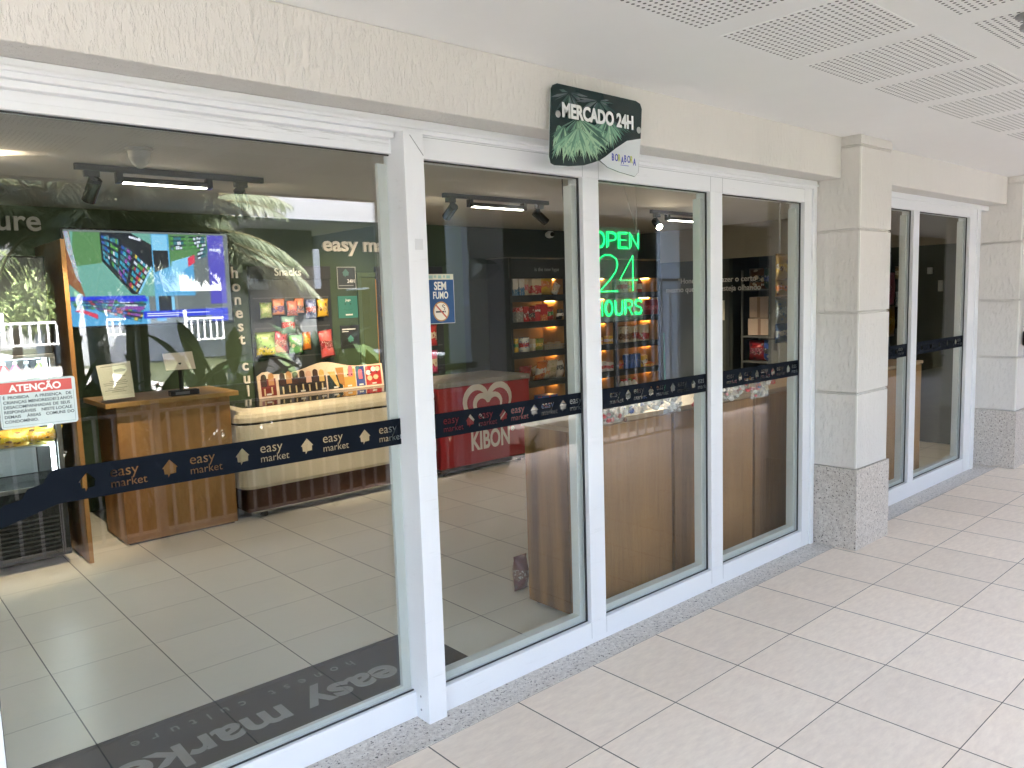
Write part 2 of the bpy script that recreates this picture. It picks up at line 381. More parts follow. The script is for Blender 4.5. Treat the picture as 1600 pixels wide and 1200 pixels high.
# ================================================================ SHOPFRONT GLAZING
def frame_bar(m, x0, x1, z0, z1, y0=.145, y1=.235): m.box(x0, x1, y0, y1, z0, z1)
def gaskets(m, x0, x1, z0, z1, y):
    e = .005
    m.box(x0, x1, y-.012, y-.007, z1-e, z1); m.box(x0, x1, y-.012, y-.007, z0, z0+e)
    m.box(x0, x0+.003, y-.012, y-.007, z0+e, z1-e); m.box(x1-.011, x1, y-.012, y-.007, z0+e, z1-e)
GY = .182
sf = thing("shopfront", (.3, .19, 0), "wide white framed glazing of three fixed panes with a black film band", "shopfront")
m = MB()
m.box(-3.5, 1.82, .14, .24, 2.252, 2.303)                                  # head
m.box(-3.5, 1.82, .128, .14, 2.268, 2.28)
m.box(-1.262, -1.176, .112, .24, .003, 2.252)                               # big post
m.box(-1.176, 1.68, .146, .236, .003, .108); m.box(-1.176, 1.68, .146, .236, 2.166, 2.252)   # rails
m.box(-.296, -.191, .146, .236, .108, 2.166); m.box(.684, .794, .146, .236, .108, 2.166)      # mullions
m.box(1.672, 1.76, .144, .238, .003, 2.252); m.box(1.76, 1.8, .132, .24, .003, 2.252); m.box(1.8, 1.84, .15, .24, .003, 2.30)
m.build("frame", ALU, sf, bev=.0025)
JL = plain((.30, .32, .34), .6); bx("joint_line", -1.176, 1.672, .1452, .1458, 2.2445, 2.2458, JL, sf)
m = MB(); m.prism([(-1.236, .1112, 2.238), (-1.234, .1112, 2.240), (-1.177, .1112, 2.172), (-1.179, .1112, 2.170)], (0, .0006, 0))
m.build("joint_line", JL, sf)
for x in (-.296, -.191, .684, .794): bx("joint_line", x-.0007, x+.0007, .1452, .1458, .03, .107, JL, sf); bx("joint_line", x-.0007, x+.0007, .1452, .1458, 2.167, 2.244, JL, sf)
PANES = [(-1.176, -.296), (-.191, .684), (.794, 1.672)]
m = MB()
for a, b in PANES: gaskets(m, a, b, .108, 2.166, GY)
m.build("gasket", GASKET, sf)
m = MB()
for a, b in PANES:
    m.box(b-.032, b-.001, GY+.008, .2355, .14, 2.135); m.box(a+.001, a+.03, GY+.008, .2355, .14, 2.135); m.box(a+.001, b-.001, GY+.008, .2355, .109, .14)
m.build("glazing_bead", plain((.66, .68, .66), .35, 0, .5, .03), sf)
for i, (a, b) in enumerate(PANES):
    bx("glass_pane", a-.01, b+.01, GY-.004, GY+.004, .1, 2.175, GLASS, sf)
    cut_band("film_band", sf, a+.001, b-.001, 1.106, 1.203, GY-.0052, a+.085, .178, DECAL)
for z in (.045, .10): MB().lathe([(.0045, 0), (.0045, .0015)], (-1.2622, .165, z), 10, (-1, 0, 0)).build("screw", plain((.3, .3, .32), .4, 1), sf)
# scuffed sticker on the post (its code is left out)
tag(bx("tag_sticker", -1.232, -1.197, .1105, .112, 1.83, 1.87, plain((.66, .68, .70), .4)), "small square pale grey sticker on the thick white door post", "sticker")
# sliding door on the left
sd_ = thing("sliding_door", (-2, .22, 0), "large white framed sliding glass door left of the thick post", "door")
DY = .224
m = MB(); m.box(-2.72, -1.178, .196, .25, .004, .108); m.box(-2.72, -1.178, .196, .25, 2.182, 2.25); m.box(-2.72, -2.618, .196, .25, .108, 2.182); m.box(-1.262, -1.178, .242, .25, .108, 2.182)
m.box(-3.5, -1.27, .16, .194, 2.232, 2.252)
m.build("frame", ALU, sd_, bev=.0025)
def mk_scuff():
    q = N("scuffed rail"); st = q.noise(q.pos((3, 30, 60), False), 2.5, 7, .75); g = q.n("NewGeometry"); sp_ = q.n("SeparateXYZ"); q.put(sp_.inputs[0], g.outputs['Position'])
    pos = q.ramp(q.math('ADD', q.math('MULTIPLY', sp_.outputs[0], .55), 1.55), [(.35, (0, 0, 0)), (.62, (1, 1, 1)), (.86, (.5, .5, .5))])
    f = q.math('MULTIPLY', q.ramp(st, [(.46, (0, 0, 0)), (.60, (1, 1, 1))]), pos); return q.base(q.mix(q.math('MULTIPLY', f, .55), (.79, .81, .83), (.30, .31, .32)), .4)
bx("scuffed_strip", -2.70, -1.27, .1945, .1965, 2.206, 2.243, mk_scuff(), sd_)
m = MB(); gaskets(m, -2.618, -1.25, .108, 2.182, DY); m.build("gasket", GASKET, sd_)
m = MB(); m.box(-1.30, -1.262, DY+.008, .249, .13, 2.15); m.box(-2.61, -1.262, DY+.008, .249, .109, .13); m.build("glazing_bead", plain((.66, .68, .66), .35, 0, .5, .03), sd_)
bx("glass_pane", -2.628, -1.2, DY-.004, DY+.004, .1, 2.19, GLASS_DOOR, sd_)
cut_band("film_band", sd_, -2.43, -1.25, 1.10, 1.20, DY-.0052, -2.545+.025, .232, DECAL)
# loose peeled end of the band
m = MB(); pts = [(-2.43, 1.10), (-2.43, 1.2), (-2.445, 1.19), (-2.46, 1.165), (-2.50, 1.155), (-2.515, 1.13), (-2.56, 1.12), (-2.6, 1.085), (-2.6, 1.05), (-2.53, 1.07)]
m.prism([(x, DY-.0055, z) for x, z in pts], (0, .0006, 0)); m.build("film_flap", DECAL, sd_)
tag(MB().box(-3.6, -2.75, .15, .24, 0, 2.303).build("shopfront_infill", ALU), "white panel of the shopfront left of the sliding door", "panel")
# narrow far window
fw = thing("far_window", (3.6, .19, 0), "narrow white framed two pane window between the pillars", "window")
m = MB(); m.box(2.29, 4.9, .14, .24, 2.272, 2.313); m.box(2.29, 4.66, .146, .236, .003, .125); m.box(2.29, 4.66, .146, .236, 2.2, 2.272)
m.box(3.31, 3.415, .146, .236, .125, 2.2); m.box(2.29, 2.40, .146, .236, .125, 2.2); m.box(4.47, 4.62, .144, .238, .003, 2.272); m.box(4.62, 4.70, .135, .24, .003, 2.272); m.box(4.70, 4.905, .20, .24, .003, 2.272)
m.build("frame", ALU, fw, bev=.0025)
m = MB()
for a, b in ((2.4, 3.31), (3.415, 4.47)): gaskets(m, a, b, .125, 2.2, GY)
m.build("gasket", GASKET, fw)
m = MB()
for a, b in ((2.4, 3.31), (3.415, 4.47)): m.box(b-.032, b-.001, GY+.008, .2355, .15, 2.17); m.box(a+.001, b-.001, GY+.008, .2355, .126, .15)
m.build("glazing_bead", plain((.66, .68, .66), .35, 0, .5, .03), fw)
for a, b in ((2.4, 3.31), (3.415, 4.47)):
    bx("glass_pane", a-.01, b+.01, GY-.004, GY+.004, .115, 2.21, GLASS, fw)
    cut_band("film_band", fw, a+.001, b-.001, 1.106, 1.203, GY-.0052, a+.05, .178, DECAL)
# ================================================================ SHOP ROOM
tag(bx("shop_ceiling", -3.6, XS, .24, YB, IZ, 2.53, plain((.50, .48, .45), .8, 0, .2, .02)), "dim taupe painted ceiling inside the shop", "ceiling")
wg = MB(); wg.box(-3.6, 2.62, YB, YB+.15, 0, IZ); tag(wg.build("green_wall", GREEN_WALL), "olive green back wall carrying the cream shop lettering", "wall")
wd = MB(); wd.box(2.62, XS, YB, YB+.15, 0, IZ); tag(wd.build("dark_wall", DARK_WALL), "dark green back wall above the lit grocery shelves", "wall")
tag(MB().box(-3.75, -3.6, 0, YB+.15, 0, IZ).build("end_wall", GREEN_WALL), "green end wall of the shop out of sight on the left", "wall")
# side wall with a store room opening
sw = thing("side_wall", (XS, 2.5, 0), "grey green right wall of the shop with an open store doorway", "wall")
m = MB(); m.box(XS, XS+.12, 3.32, YB, 0, IZ); m.box(XS, XS+.12, .25, 2.72, 0, IZ); m.box(XS, XS+.12, 2.72, 3.32, 2.06, IZ); m.build("wall_panel", plain((.075, .088, .076), .65, 0, .3, .06), sw)
m = MB(); m.box(XS-.02, XS, .25, YB-.4, 2.05, IZ); m.build("bulkhead", plain((.30, .27, .22), .7, 0, .3, .04), sw)
m = MB(); m.box(XS-.012, XS, 3.29, 3.34, 0, 2.05); m.box(XS-.012, XS, 2.70, 2.74, 0, 2.05); m.build("door_frame", plain((.03, .035, .035), .5), sw)
tag(MB().box(XS+.12, XS+1.6, 2.0, 2.05, 0, IZ).box(XS+.12, XS+1.6, 3.8, 3.85, 0, IZ).box(XS+1.55, XS+1.6, 2.05, 3.8, 0, IZ).box(XS+.12, XS+1.6, 2.0, 3.85, IZ, IZ+.05).box(XS+.12, XS+1.6, 2.0, 3.85, -.1, 0).build("store_room", plain((.045, .05, .05), .8)), "dark little store room behind the open doorway", "room")
LET = plain((.90, .84, .74), .5); LETW = plain((.78, .76, .72), .5)
o = text("wall_lettering", "easy market", .195, LET, None, (.875, YB-.013, 2.165), ext=.012, bold=.005, sx=1.16)
tag(o, "cream raised lettering reading easy market on the green wall", "lettering")
t = thing("vertical_lettering", (-.03, YB-.01, 1.3), "cream letters running down the wall reading honest culture", "lettering")
for i, ch in enumerate("honest culture"):
    if ch != ' ': text("letter", ch, .145, LET, t, (-.02+.006*i, YB-.012, 1.905-i*.121), ext=.01, bold=.002, align='CENTER')
o = text("wall_lettering", "culture", .225, plain((.62, .63, .6), .5), None, (-1.52, YB-.013, 2.278), ext=.012, bold=.003, align='RIGHT')
tag(o, "large grey lettering reading culture high on the green wall above the fridge", "lettering")
o = text("quote_lettering", "“Honestidade é fazer o certo", .098, plain((.70, .69, .66), .5), None, (XS-.022, 4.06, 1.762), right=(0, -1, 0), ext=.002, bold=.001, sx=1.0)
tag(o, "upper line of grey quotation beginning Honestidade on the right wall", "lettering")
o = text("quote_lettering", "mesmo que ninguém esteja olhando”", .098, plain((.70, .69, .66), .5), None, (XS-.022, 4.26, 1.652), right=(0, -1, 0), ext=.002, bold=.001)
tag(o, "lower line of grey quotation beginning mesmo que on the right wall", "lettering")
tag(bx("notice_sheet", XS-.004, XS, 3.36, 3.66, 1.28, 1.53, plain((.62, .58, .47), .7)), "blank beige paper sheet on the right wall beside the store doorway", "paper")
# flush green door in the back wall
t = thing("back_door", (1.48, YB, 0), "olive green door in the back wall between posters and snack rack", "door")
bx("door_leaf", 1.29, 1.98, YB-.022, YB, .01, 1.90, plain((.075, .10, .036), .5, 0, .3, .05), t, .004)
m = MB(); m.box(1.24, 1.285, YB-.03, YB, 0, 1.95); m.box(1.985, 2.03, YB-.03, YB, 0, 1.95); m.box(1.285, 1.985, YB-.03, YB, 1.905, 1.95); m.build("door_frame", plain((.07, .105, .045), .5), t, bev=.003)
m = MB().tube([(1.34, YB-.05, 1.0), (1.44, YB-.05, 1.0)], .009, 8).tube([(1.34, YB-.022, 1.0), (1.34, YB-.05, 1.0)], .009, 8); m.build("handle", BLACK, t)
# grey door leaf on the right wall
t = thing("grey_door", (XS, 2.3, 0), "grey door standing open against the right wall with black lever handle", "door")
bx("door_leaf", XS-.05, XS-.013, 1.86, 2.68, .01, 2.04, plain((.12, .125, .118), .5, 0, .3, .03), t, .004)
m = MB(); m.box(XS-.062, XS-.05, 2.60, 2.64, .92, 1.14); m.tube([(XS-.06, 2.62, 1.06), (XS-.1, 2.62, 1.06), (XS-.1, 2.74, 1.06)], .009, 8); m.build("handle", BLACK, t)
# ================================================================ SHOP FITTINGS
def rrect(x0, x1, y0, y1, r, n=5):
    P = []
    for cx, cy, a0 in ((x1-r, y1-r, 0), (x0+r, y1-r, 90), (x0+r, y0+r, 180), (x1-r, y0+r, 270)):
        for k in range(n+1):
            a = math.radians(a0+90*k/n); P.append((cx+r*math.cos(a), cy+r*math.sin(a)))
    return P
def loft(m, loops):
    rings = [[m.bm.verts.new((p[0], p[1], z)) for p in L] for L, z in loops]
    for a, b in zip(rings, rings[1:]):
        for k in range(len(a)): m.face([a[k], a[(k+1) % len(a)], b[(k+1) % len(a)], b[k]])
    m.face(list(reversed(rings[0]))); m.face(rings[-1]); return m
# --- ceiling track lights
LAMP_W = emit((1, .90, .74), 5, "lit lamp"); LAMP_WW = emit((1, .82, .58), 60, "lit spot lens")
def track(x0, x1, lin, spots, label):
    y = 2.635; t = thing("track_light", ((x0+x1)/2, y, IZ), label, "track light", "black track lights on the shop ceiling")
    bx("rail", x0, x1, y-.017, y+.017, IZ-.035, IZ, BLACK, t, .002)
    a, b = lin
    m = MB(); m.box(a, b, y-.022, y+.022, IZ-.088, IZ-.058); m.box(a-.035, a, y-.024, y+.024, IZ-.095, IZ-.036); m.box(b, b+.035, y-.024, y+.024, IZ-.095, IZ-.036)
    h = m.build("lamp_housing", BLACK_G, t, bev=.002)
    bx("diffuser", a+.004, b-.004, y-.018, y+.018, IZ-.094, IZ-.0885, LAMP_W, h)
    for sx, aim, lit, watt in spots:
        m = MB(); m.box(sx-.04, sx+.04, y-.019, y+.019, IZ-.07, IZ-.036); m.tube([(sx, y, IZ-.07), (sx, y, IZ-.105)], .008, 8)
        ad = m.build("adaptor", BLACK, t, bev=.003)
        A = Vector(aim).normalized(); c = Vector((sx, y, IZ-.13)); p0 = c-A*.06; p1 = c+A*.085
        m = MB().lathe([(.030, 0), (.036, .004), (.036, .145), (.030, .146), (.030, .132)], p0, 20, A); hd = m.build("spot_head", BLACK_G, t)
        m = MB().lathe([(.029, .134), (.029, .137)], p0, 20, A); m.build("lens", LAMP_WW if lit else plain((.1, .1, .1), .2), hd)
        if watt:
            L = bpy.data.lights.new("spot", 'SPOT'); L.energy = watt*EK*1.8; L.color = (1, .80, .56); L.spot_size = math.radians(62); L.spot_blend = .6; L.shadow_soft_size = .02
            lo = bpy.data.objects.new("spot_lamp", L); COL.objects.link(lo); lo.parent = t
            lo.location = p1+A*.02-Vector(t.location); lo.rotation_euler = (-A).to_track_quat('Z', 'Y').to_euler()
    return t
track(-1.745, -.65, (-1.50, -1.02), [(-1.66, (-.2, .55, -.8), True, 9), (-.80, (.55, .75, -.75), True, 14)], "black ceiling track with slim lit bar above the reflected palm crown")
track(.80, 1.925, (1.08, 1.62), [(.87, (.10, .75, -.42), True, 15), (1.82, (.75, -.35, -.75), True, 12)], "black ceiling track with lit bar and two spot heads left of the neon sign")
track(3.34, 4.45, (3.62, 4.15), [(3.43, (-.45, -.75, -.5), True, 10), (4.33, (.6, .3, -1), False, 8)], "black ceiling track with glaring spot lamp right of the neon sign")
t = track(-3.3, -2.28, (-3.1, -2.6), [(-2.42, (.56, -.25, .50), True, 30)], "black ceiling track at the left edge throwing a warm pool on the ceiling")
# --- detectors
p = at(217, 232, z=IZ)
m = MB().lathe([(.066, 0), (.066, -.012), (.055, -.016), (.050, -.05), (.036, -.08), (.016, -.098), (.001, -.102)], (p.x, p.y, IZ), 24)
tag(m.build("motion_sensor", plain((.62, .62, .60), .45), smooth=False), "white cone shaped sensor on the shop ceiling above the black track", "sensor")
p = at(864, 362, y=4.6)
t = thing("security_camera", (p.x, 4.6, p.z), "small white security camera high on the dark wall above the shelves", "camera")
MB().lathe([(.04, 0), (.045, .05), (.03, .09)], (p.x, 4.62, p.z-.03), 16, (0, 1, 0)).build("housing", WHITE, t); MB().lathe([(.028, -.014), (.028, 0)], (p.x, 4.62, p.z-.03), 14, (0, 1, 0)).build("lens", BLACK_G, t)
# --- television on the back wall
tv = thing("wall_screen", (-.74, YB, 1.9), "large lit advertising screen with shop pictures on the green wall", "screen")
X0, X1, Z0, Z1 = -1.385, -.085, 1.525, 2.29
bx("bezel", X0-.015, X1+.015, YB-.06, YB-.012, Z0-.015, Z1+.015, BLACK_G, tv, .004)
def mk_pix(c1, c2, c3, scale, st, rows=3):
    q = N("screen picture"); v = q.pos(obj=True)
    b = q.n("TexBrick"); mp = q.n("Mapping"); q.put(mp.inputs[0], v); mp.inputs[1].default_value = (0, 0, 0); mp.inputs[2].default_value = (math.radians(90), 0, 0); q.put(b.inputs['Vector'], mp.outputs[0])
    b.inputs['Scale'].default_value = scale; b.inputs['Color1'].default_value = c4(c1); b.inputs['Color2'].default_value = c4(c2); b.inputs['Mortar'].default_value = (.005, .01, .03, 1); b.inputs['Mortar Size'].default_value = .03
    vo = q.n("TexVoronoi"); q.put(vo.inputs['Vector'], v); vo.inputs['Scale'].default_value = scale*5
    pick = q.math('GREATER_THAN', vo.outputs['Distance'], .62)
    hs = q.n("Mix", data_type='RGBA', blend_type='MIX'); q.put(hs.inputs[0], .55); q.put(hs.inputs[6], b.outputs[0]); q.put(hs.inputs[7], vo.outputs['Color'])
    col = q.mix(pick, hs.outputs[2], c3); q.base((.01, .01, .01), .2)
    q.put(q.b.inputs['Emission Color'], col); q.b.inputs['Emission Strength'].default_value = st*EK; return q.m
SE = .135
scr = thing  # readability
def sp(px, py):   # point of the screen picture, fractions of its width and height
    return (X0+(X1-X0)*px, YB-.062, Z0+(Z1-Z0)*py)
def spoly(m, pts, k, mat): m.use(mat).prism([(x, y-.0006*k, z) for x, y, z in [sp(*p) for p in pts]], (0, .0004, 0))
C_TEAL, C_CY, C_BL, C_DK, C_VI, C_GR = [emit(c, SE, "screen picture") for c in ((.16, .42, .36), (.10, .40, .72), (.02, .05, .75), (.012, .018, .03), (.10, .09, .55), (.10, .26, .10))]
C_BR, C_RED, C_LB, C_GY, C_W = [emit(c, SE, "screen picture") for c in ((.28, .10, .04), (.75, .05, .12), (.25, .62, .9), (.16, .19, .20), (.85, .9, 1))]
PAL = [emit(c, SE, "screen picture") for c in ((.02, .10, .45), (.05, .35, .5), (.5, .05, .1), (.1, .35, .08), (.6, .5, .08), (.6, .7, .8), (.25, .08, .4), (.02, .03, .06), (.05, .2, .25), (.45, .2, .05))]
RS = random.Random(8)
def cells(m, a, b, c, d, rows, cols, k, pal):
    def at_(u, v): return tuple((a[i]*(1-u)+b[i]*u)*(1-v)+(d[i]*(1-u)+c[i]*u)*v for i in (0, 1))
    spoly(m, [a, b, c, d], k, PAL[7])
    for r in range(rows):
        v0 = (r+.1)/rows; u = 0
        while u < .98:
            du = RS.uniform(.6, 1.4)/cols; u1 = min(1, u+du); v1 = v0+RS.uniform(.45, .78)/rows
            spoly(m, [at_(u+.1/cols, v0), at_(u1, v0), at_(u1, v1), at_(u+.1/cols, v1)], k+1, PAL[RS.choice(pal)]); u = u1
PX1 = mk_pix((.03, .12, .45), (.10, .35, .40), (.55, .7, .8), 30, SE); PX2 = mk_pix((.12, .05, .45), (.02, .15, .5), (.35, .75, .85), 26, SE); PX3 = mk_pix((.05, .3, .35), (.5, .1, .3), (.7, .8, .4), 34, SE)
m = MB()
spoly(m, [(0, 0), (1, 0), (1, 1), (0, 1)], 0, C_GY)
spoly(m, [(0, .3), (.5, .3), (.5, .98), (0, .98)], 1, C_TEAL); spoly(m, [(.03, .62), (.2, .66), (.22, .98), (.05, .98)], 2, C_GR)
spoly(m, [(0, .45), (.09, .3), (.05, .6), (.03, .98), (0, .98)], 2, C_BR); spoly(m, [(.0, .98), (.025, .98), (.07, .45), (.05, .5), (.01, .8)], 3, PX1)
spoly(m, [(.2, .98), (.2, .68), (.36, .33), (.40, .32), (.5, .62), (.5, .86), (.38, .98)], 3, C_DK)
cells(m, (.21, .70), (.245, .62), (.25, .96), (.205, .97), 5, 3, 4, (0, 1, 5, 8, 1)); cells(m, (.255, .63), (.29, .55), (.305, .92), (.255, .95), 5, 3, 4, (1, 5, 8, 3))
cells(m, (.29, .55), (.33, .43), (.385, .80), (.32, .87), 6, 4, 4, (0, 6, 6, 1, 8)); cells(m, (.345, .41), (.385, .34), (.485, .62), (.40, .78), 6, 5, 4, (1, 5, 3, 4, 1, 2))
spoly(m, [(.395, .33), (.41, .33), (.495, .60), (.49, .63)], 5, C_LB)
spoly(m, [(.5, .3), (.76, .3), (.76, .98), (.5, .98)], 1, C_CY); spoly(m, [(.505, .8), (.6, .8), (.6, .97), (.505, .97)], 2, C_LB); spoly(m, [(.51, .56), (.6, .62), (.6, .8), (.505, .8)], 3, C_DK)
spoly(m, [(.61, .62), (.7, .72), (.86, .78), (.86, .98), (.61, .98)], 2, C_GR); cells(m, (.62, .8), (.72, .82), (.72, .96), (.62, .96), 3, 5, 3, (3, 5, 3, 8)); cells(m, (.74, .82), (.79, .83), (.79, .96), (.74, .96), 3, 3, 3, (3, 5, 3)); cells(m, (.79, .70), (.85, .74), (.85, .97), (.79, .97), 6, 3, 3, (5, 5, 8, 3))
spoly(m, [(.61, .55), (.64, .52), (.74, .64), (.74, .74), (.62, .68)], 4, C_LB); spoly(m, [(.725, .62), (.77, .67), (.77, .76), (.725, .72)], 5, C_RED)
spoly(m, [(.76, .3), (.86, .3), (.86, .98), (.76, .98)], 1, C_GY)
spoly(m, [(.86, .2), (.97, .2), (.97, .98), (.86, .98)], 2, C_VI)
spoly(m, [(0, 0), (.46, 0), (.46, .30), (0, .30)], 1, C_CY); spoly(m, [(0, .27), (.44, .27), (.44, .31), (0, .31)], 2, C_BL)
cells(m, (.16, .15), (.40, .02), (.45, .27), (.09, .27), 5, 11, 2, (1, 3, 5, 6, 4, 2, 8, 0)); cells(m, (.03, .19), (.14, .17), (.10, .27), (.0, .27), 3, 5, 3, (0, 1, 8, 3))
spoly(m, [(.27, .245), (.45, .245), (.45, .275), (.27, .275)], 4, C_BL); spoly(m, [(.30, .17), (.42, .15), (.43, .19), (.31, .20)], 4, PAL[6])
spoly(m, [(.02, .16), (.08, .13), (.15, .07), (.15, .12), (.06, .18)], 4, C_RED)
spoly(m, [(.5, .02), (.56, .02), (.56, .3), (.5, .3)], 2, C_CY); spoly(m, [(.52, .12), (.60, .12), (.6, .3), (.52, .3)], 3, C_DK); spoly(m, [(.6, .1), (.62, .1), (.62, .29), (.6, .29)], 3, C_LB)
spoly(m, [(.42, .055), (.97, .075), (.97, .15), (.42, .135)], 5, C_BL); spoly(m, [(.86, 0), (.97, 0), (.97, .07), (.86, .07)], 3, C_BL)
pic = m.build("screen_picture", None, tv)
TXE = emit((.8, .85, 1), SE*1.3, "screen lettering")
text("screen_text", "PHILIPS", .030, TXE, tv, sp(.872, .80)[:1]+(YB-.068,)+sp(0, .80)[2:], ext=.0004, bold=.001, sx=1.0)
text("screen_text", "estcult", .035, TXE, tv, (sp(.365, 0)[0], YB-.068, sp(0, .93)[2]), right=(1, 0, -.28), up=(.28, 0, 1), ext=.0004, bold=.001)
for yy, wd_ in ((.105, .40), (.082, .2)): bx("screen_text", sp(.44, 0)[0], sp(.44+wd_, 0)[0], YB-.0675, YB-.067, sp(0, yy)[2], sp(0, yy)[2]+.006, TXE, tv)
# --- posters on the green wall
def poster(x0, x1, z0, z1, c, label):
    t = thing("poster", ((x0+x1)/2, YB, z0), label, "poster"); bx("board", x0, x1, YB-.008, YB-.001, z0, z1, c, t); return t
def pz(u0, v0, u1, v1): a = at(u0, v0, y=YB); b = at(u1, v1, y=YB); return a.x, b.x, b.z, a.z
a = pz(525, 417, 556, 451)
t = poster(*a, plain((.05, .055, .055), .4), "dark framed poster reading 24H, uppermost on the green wall")
m = MB(); e = .006
for q in ((a[0], a[1], a[2], a[2]+e), (a[0], a[1], a[3]-e, a[3]), (a[0], a[0]+e, a[2]+e, a[3]-e), (a[1]-e, a[1], a[2]+e, a[3]-e)): m.box(q[0], q[1], YB-.012, YB-.0085, q[2], q[3])
m.build("frame", plain((.45, .46, .42), .4), t); text("poster_text", "24H", .05, LETW, t, (a[1]-.1, YB-.009, a[2]+.06), ext=.0004, bold=.001)
HP = [(p[0], p[1]) for p in HOUSE]
def house_mark(m, x, z, s, y): m.prism([(x+p[0]*s, y, z+p[1]*s) for p in HP], (0, .0008, 0))
m = MB(); house_mark(m, a[0]+.06, a[2]+.12, .08, YB-.009); m.build("poster_mark", plain((.10, .20, .18), .5), t)
m = MB().box(a[0]+.02, a[1]-.03, YB-.009, YB-.0085, a[2]+.03, a[2]+.036); m.build("poster_rule", plain((.4, .4, .38), .5), t)
a = pz(527, 463, 559, 496)
t = poster(*a, plain((.045, .20, .155), .4), "teal green square poster with two white words in the middle of the green wall")
text("poster_text", "Jogo", .032, LETW, t, (a[0]+.085, YB-.009, a[3]-.05), ext=.0004, bold=.001)
MB().box(a[0]+.08, a[0]+.16, YB-.0088, YB-.0083, a[2]+.025, a[2]+.04).build("poster_rule", LETW, t)
m = MB()
for dx in (-.03, .03): m.lathe([(.008, 0), (.008, .0005)], ((a[0]+a[1])/2+dx, YB-.0085, (a[2]+a[3])/2+.03), 10, (0, -1, 0))
m.tube([((a[0]+a[1])/2-.05+.01*i, YB-.0088, (a[2]+a[3])/2-.02-.012*math.sin(math.pi*i/10)) for i in range(11)], .0015, 5); m.build("poster_mark", plain((.02, .08, .065), .5), t)
a = pz(531, 509, 562, 543)
t = poster(*a, plain((.03, .033, .033), .4), "black poster with small green emblem, lowest on the green wall")
MB().box(a[0]+.02, a[0]+.17, YB-.0088, YB-.0083, a[3]-.045, a[3]-.033).box(a[0]+.02, a[0]+.09, YB-.0088, YB-.0083, a[3]-.065, a[3]-.058).build("poster_rule", LETW, t)
m = MB(); house_mark(m, a[0]+.075, a[2]+.06, .075, YB-.009); m.build("poster_mark", plain((.07, .24, .18), .5), t)
# --- packets and other goods
def pillow(T, w_, h, th, nx=8, nz=10, crimp=.07, seed=0):
    R = random.Random(seed); m = MB(); G = {}
    for s in (1, -1):
        for i in range(nx+1):
            for k in range(nz+1):
                u, v = i/nx, k/nz; ed = (i in (0, nx)) or (k in (0, nz))
                f = (max(0, math.sin(math.pi*u))**.55)*(max(0, math.sin(math.pi*min(1, max(0, (v-crimp)/(1-2*crimp)))))**.5)
                x = (u-.5)*w_*(1-.10*math.sin(math.pi*v)); y = s*th/2*f*(1+R.uniform(-.13, .13)); z = h*v
                if ed:
                    if s == 1: G[(1, i, k)] = G[(-1, i, k)] = m.bm.verts.new(T @ Vector((x, 0, z)))
                else: G[(s, i, k)] = m.bm.verts.new(T @ Vector((x, y, z)))
    for s in (1, -1):
        for i in range(nx):
            for k in range(nz): m.face([G[(s, i, k)], G[(s, i+1, k)], G[(s, i+1, k+1)], G[(s, i, k+1)]])
    return m
def TM(loc, rx=0, ry=0, rz=0): return Matrix.Translation(loc) @ Matrix.Rotation(rz, 4, 'Z') @ Matrix.Rotation(ry, 4, 'Y') @ Matrix.Rotation(rx, 4, 'X')
_sd = [0]
def bag(name, loc, w_, h, th, cols, label, cat, group=None, rx=0, ry=0, rz=0, foil=.2, band=(.35, .62)):
    _sd[0] += 1
    o = pillow(TM(loc, rx, ry, rz), w_, h, th, seed=_sd[0]).build(name, mk_pack(*cols, seed=_sd[0], foil=foil, band=band), None, origin=loc, smooth=True)
    return tag(o, label, cat, group)
def pbox(name, loc, sx, sy, sz, cols, label, cat, group=None, rz=0, band=(.3, .6)):
    _sd[0] += 1; m = MB(); m.box(-sx/2, sx/2, -sy/2, sy/2, 0, sz, TM(loc, 0, 0, rz))
    o = m.build(name, mk_pack(*cols, seed=_sd[0], foil=0, band=band), None, origin=loc, bev=.003)
    return tag(o, label, cat, group)
def bottle(name, loc, r, h, c, capc, label, cat, group=None, lab=None, clear=False):
    t = thing(name, loc, label, cat, group)
    body = mk_film(c, .75, .1) if clear else plain(c, .25)
    MB().lathe([(r*.9, 0), (r, .01), (r, h*.62), (r*.8, h*.72), (r*.38, h*.86), (r*.36, h*.9)], loc, 16).build("body", body, t, smooth=True)
    MB().lathe([(r*.42, h*.9), (r*.42, h), (r*.3, h+.002)], loc, 14).build("cap", plain(capc, .4), t)
    if lab: MB().lathe([(r*1.01, h*.2), (r*1.02, h*.21), (r*1.02, h*.54), (r*1.01, h*.55)], loc, 16).build("label", plain(lab, .45, 0, .5, .2), t)
    return t
def can(name, loc, r, h, cols, label, cat, group=None):
    t = thing(name, loc, label, cat, group); _sd[0] += 1
    MB().lathe([(r*.94, 0), (r, .006), (r, h-.008), (r*.95, h-.003)], loc, 18).build("body", mk_pack(*cols, seed=_sd[0], foil=.3), t)
    MB().lathe([(r*.97, h-.003), (r*.97, h+.002), (r*.88, h+.002), (r*.86, h-.001)], loc, 18).build("lid", STEEL, t)
    return t
RED, DRED, YEL, ORA, WHT, BLU, GRN, BRN, CRM, BLK, PNK, LIM = (.55, .03, .035), (.28, .015, .02), (.75, .45, .04), (.72, .20, .03), (.72, .70, .66), (.04, .10, .40), (.07, .30, .07), (.16, .06, .025), (.66, .55, .38), (.02, .02, .022), (.70, .16, .20), (.30, .42, .12)
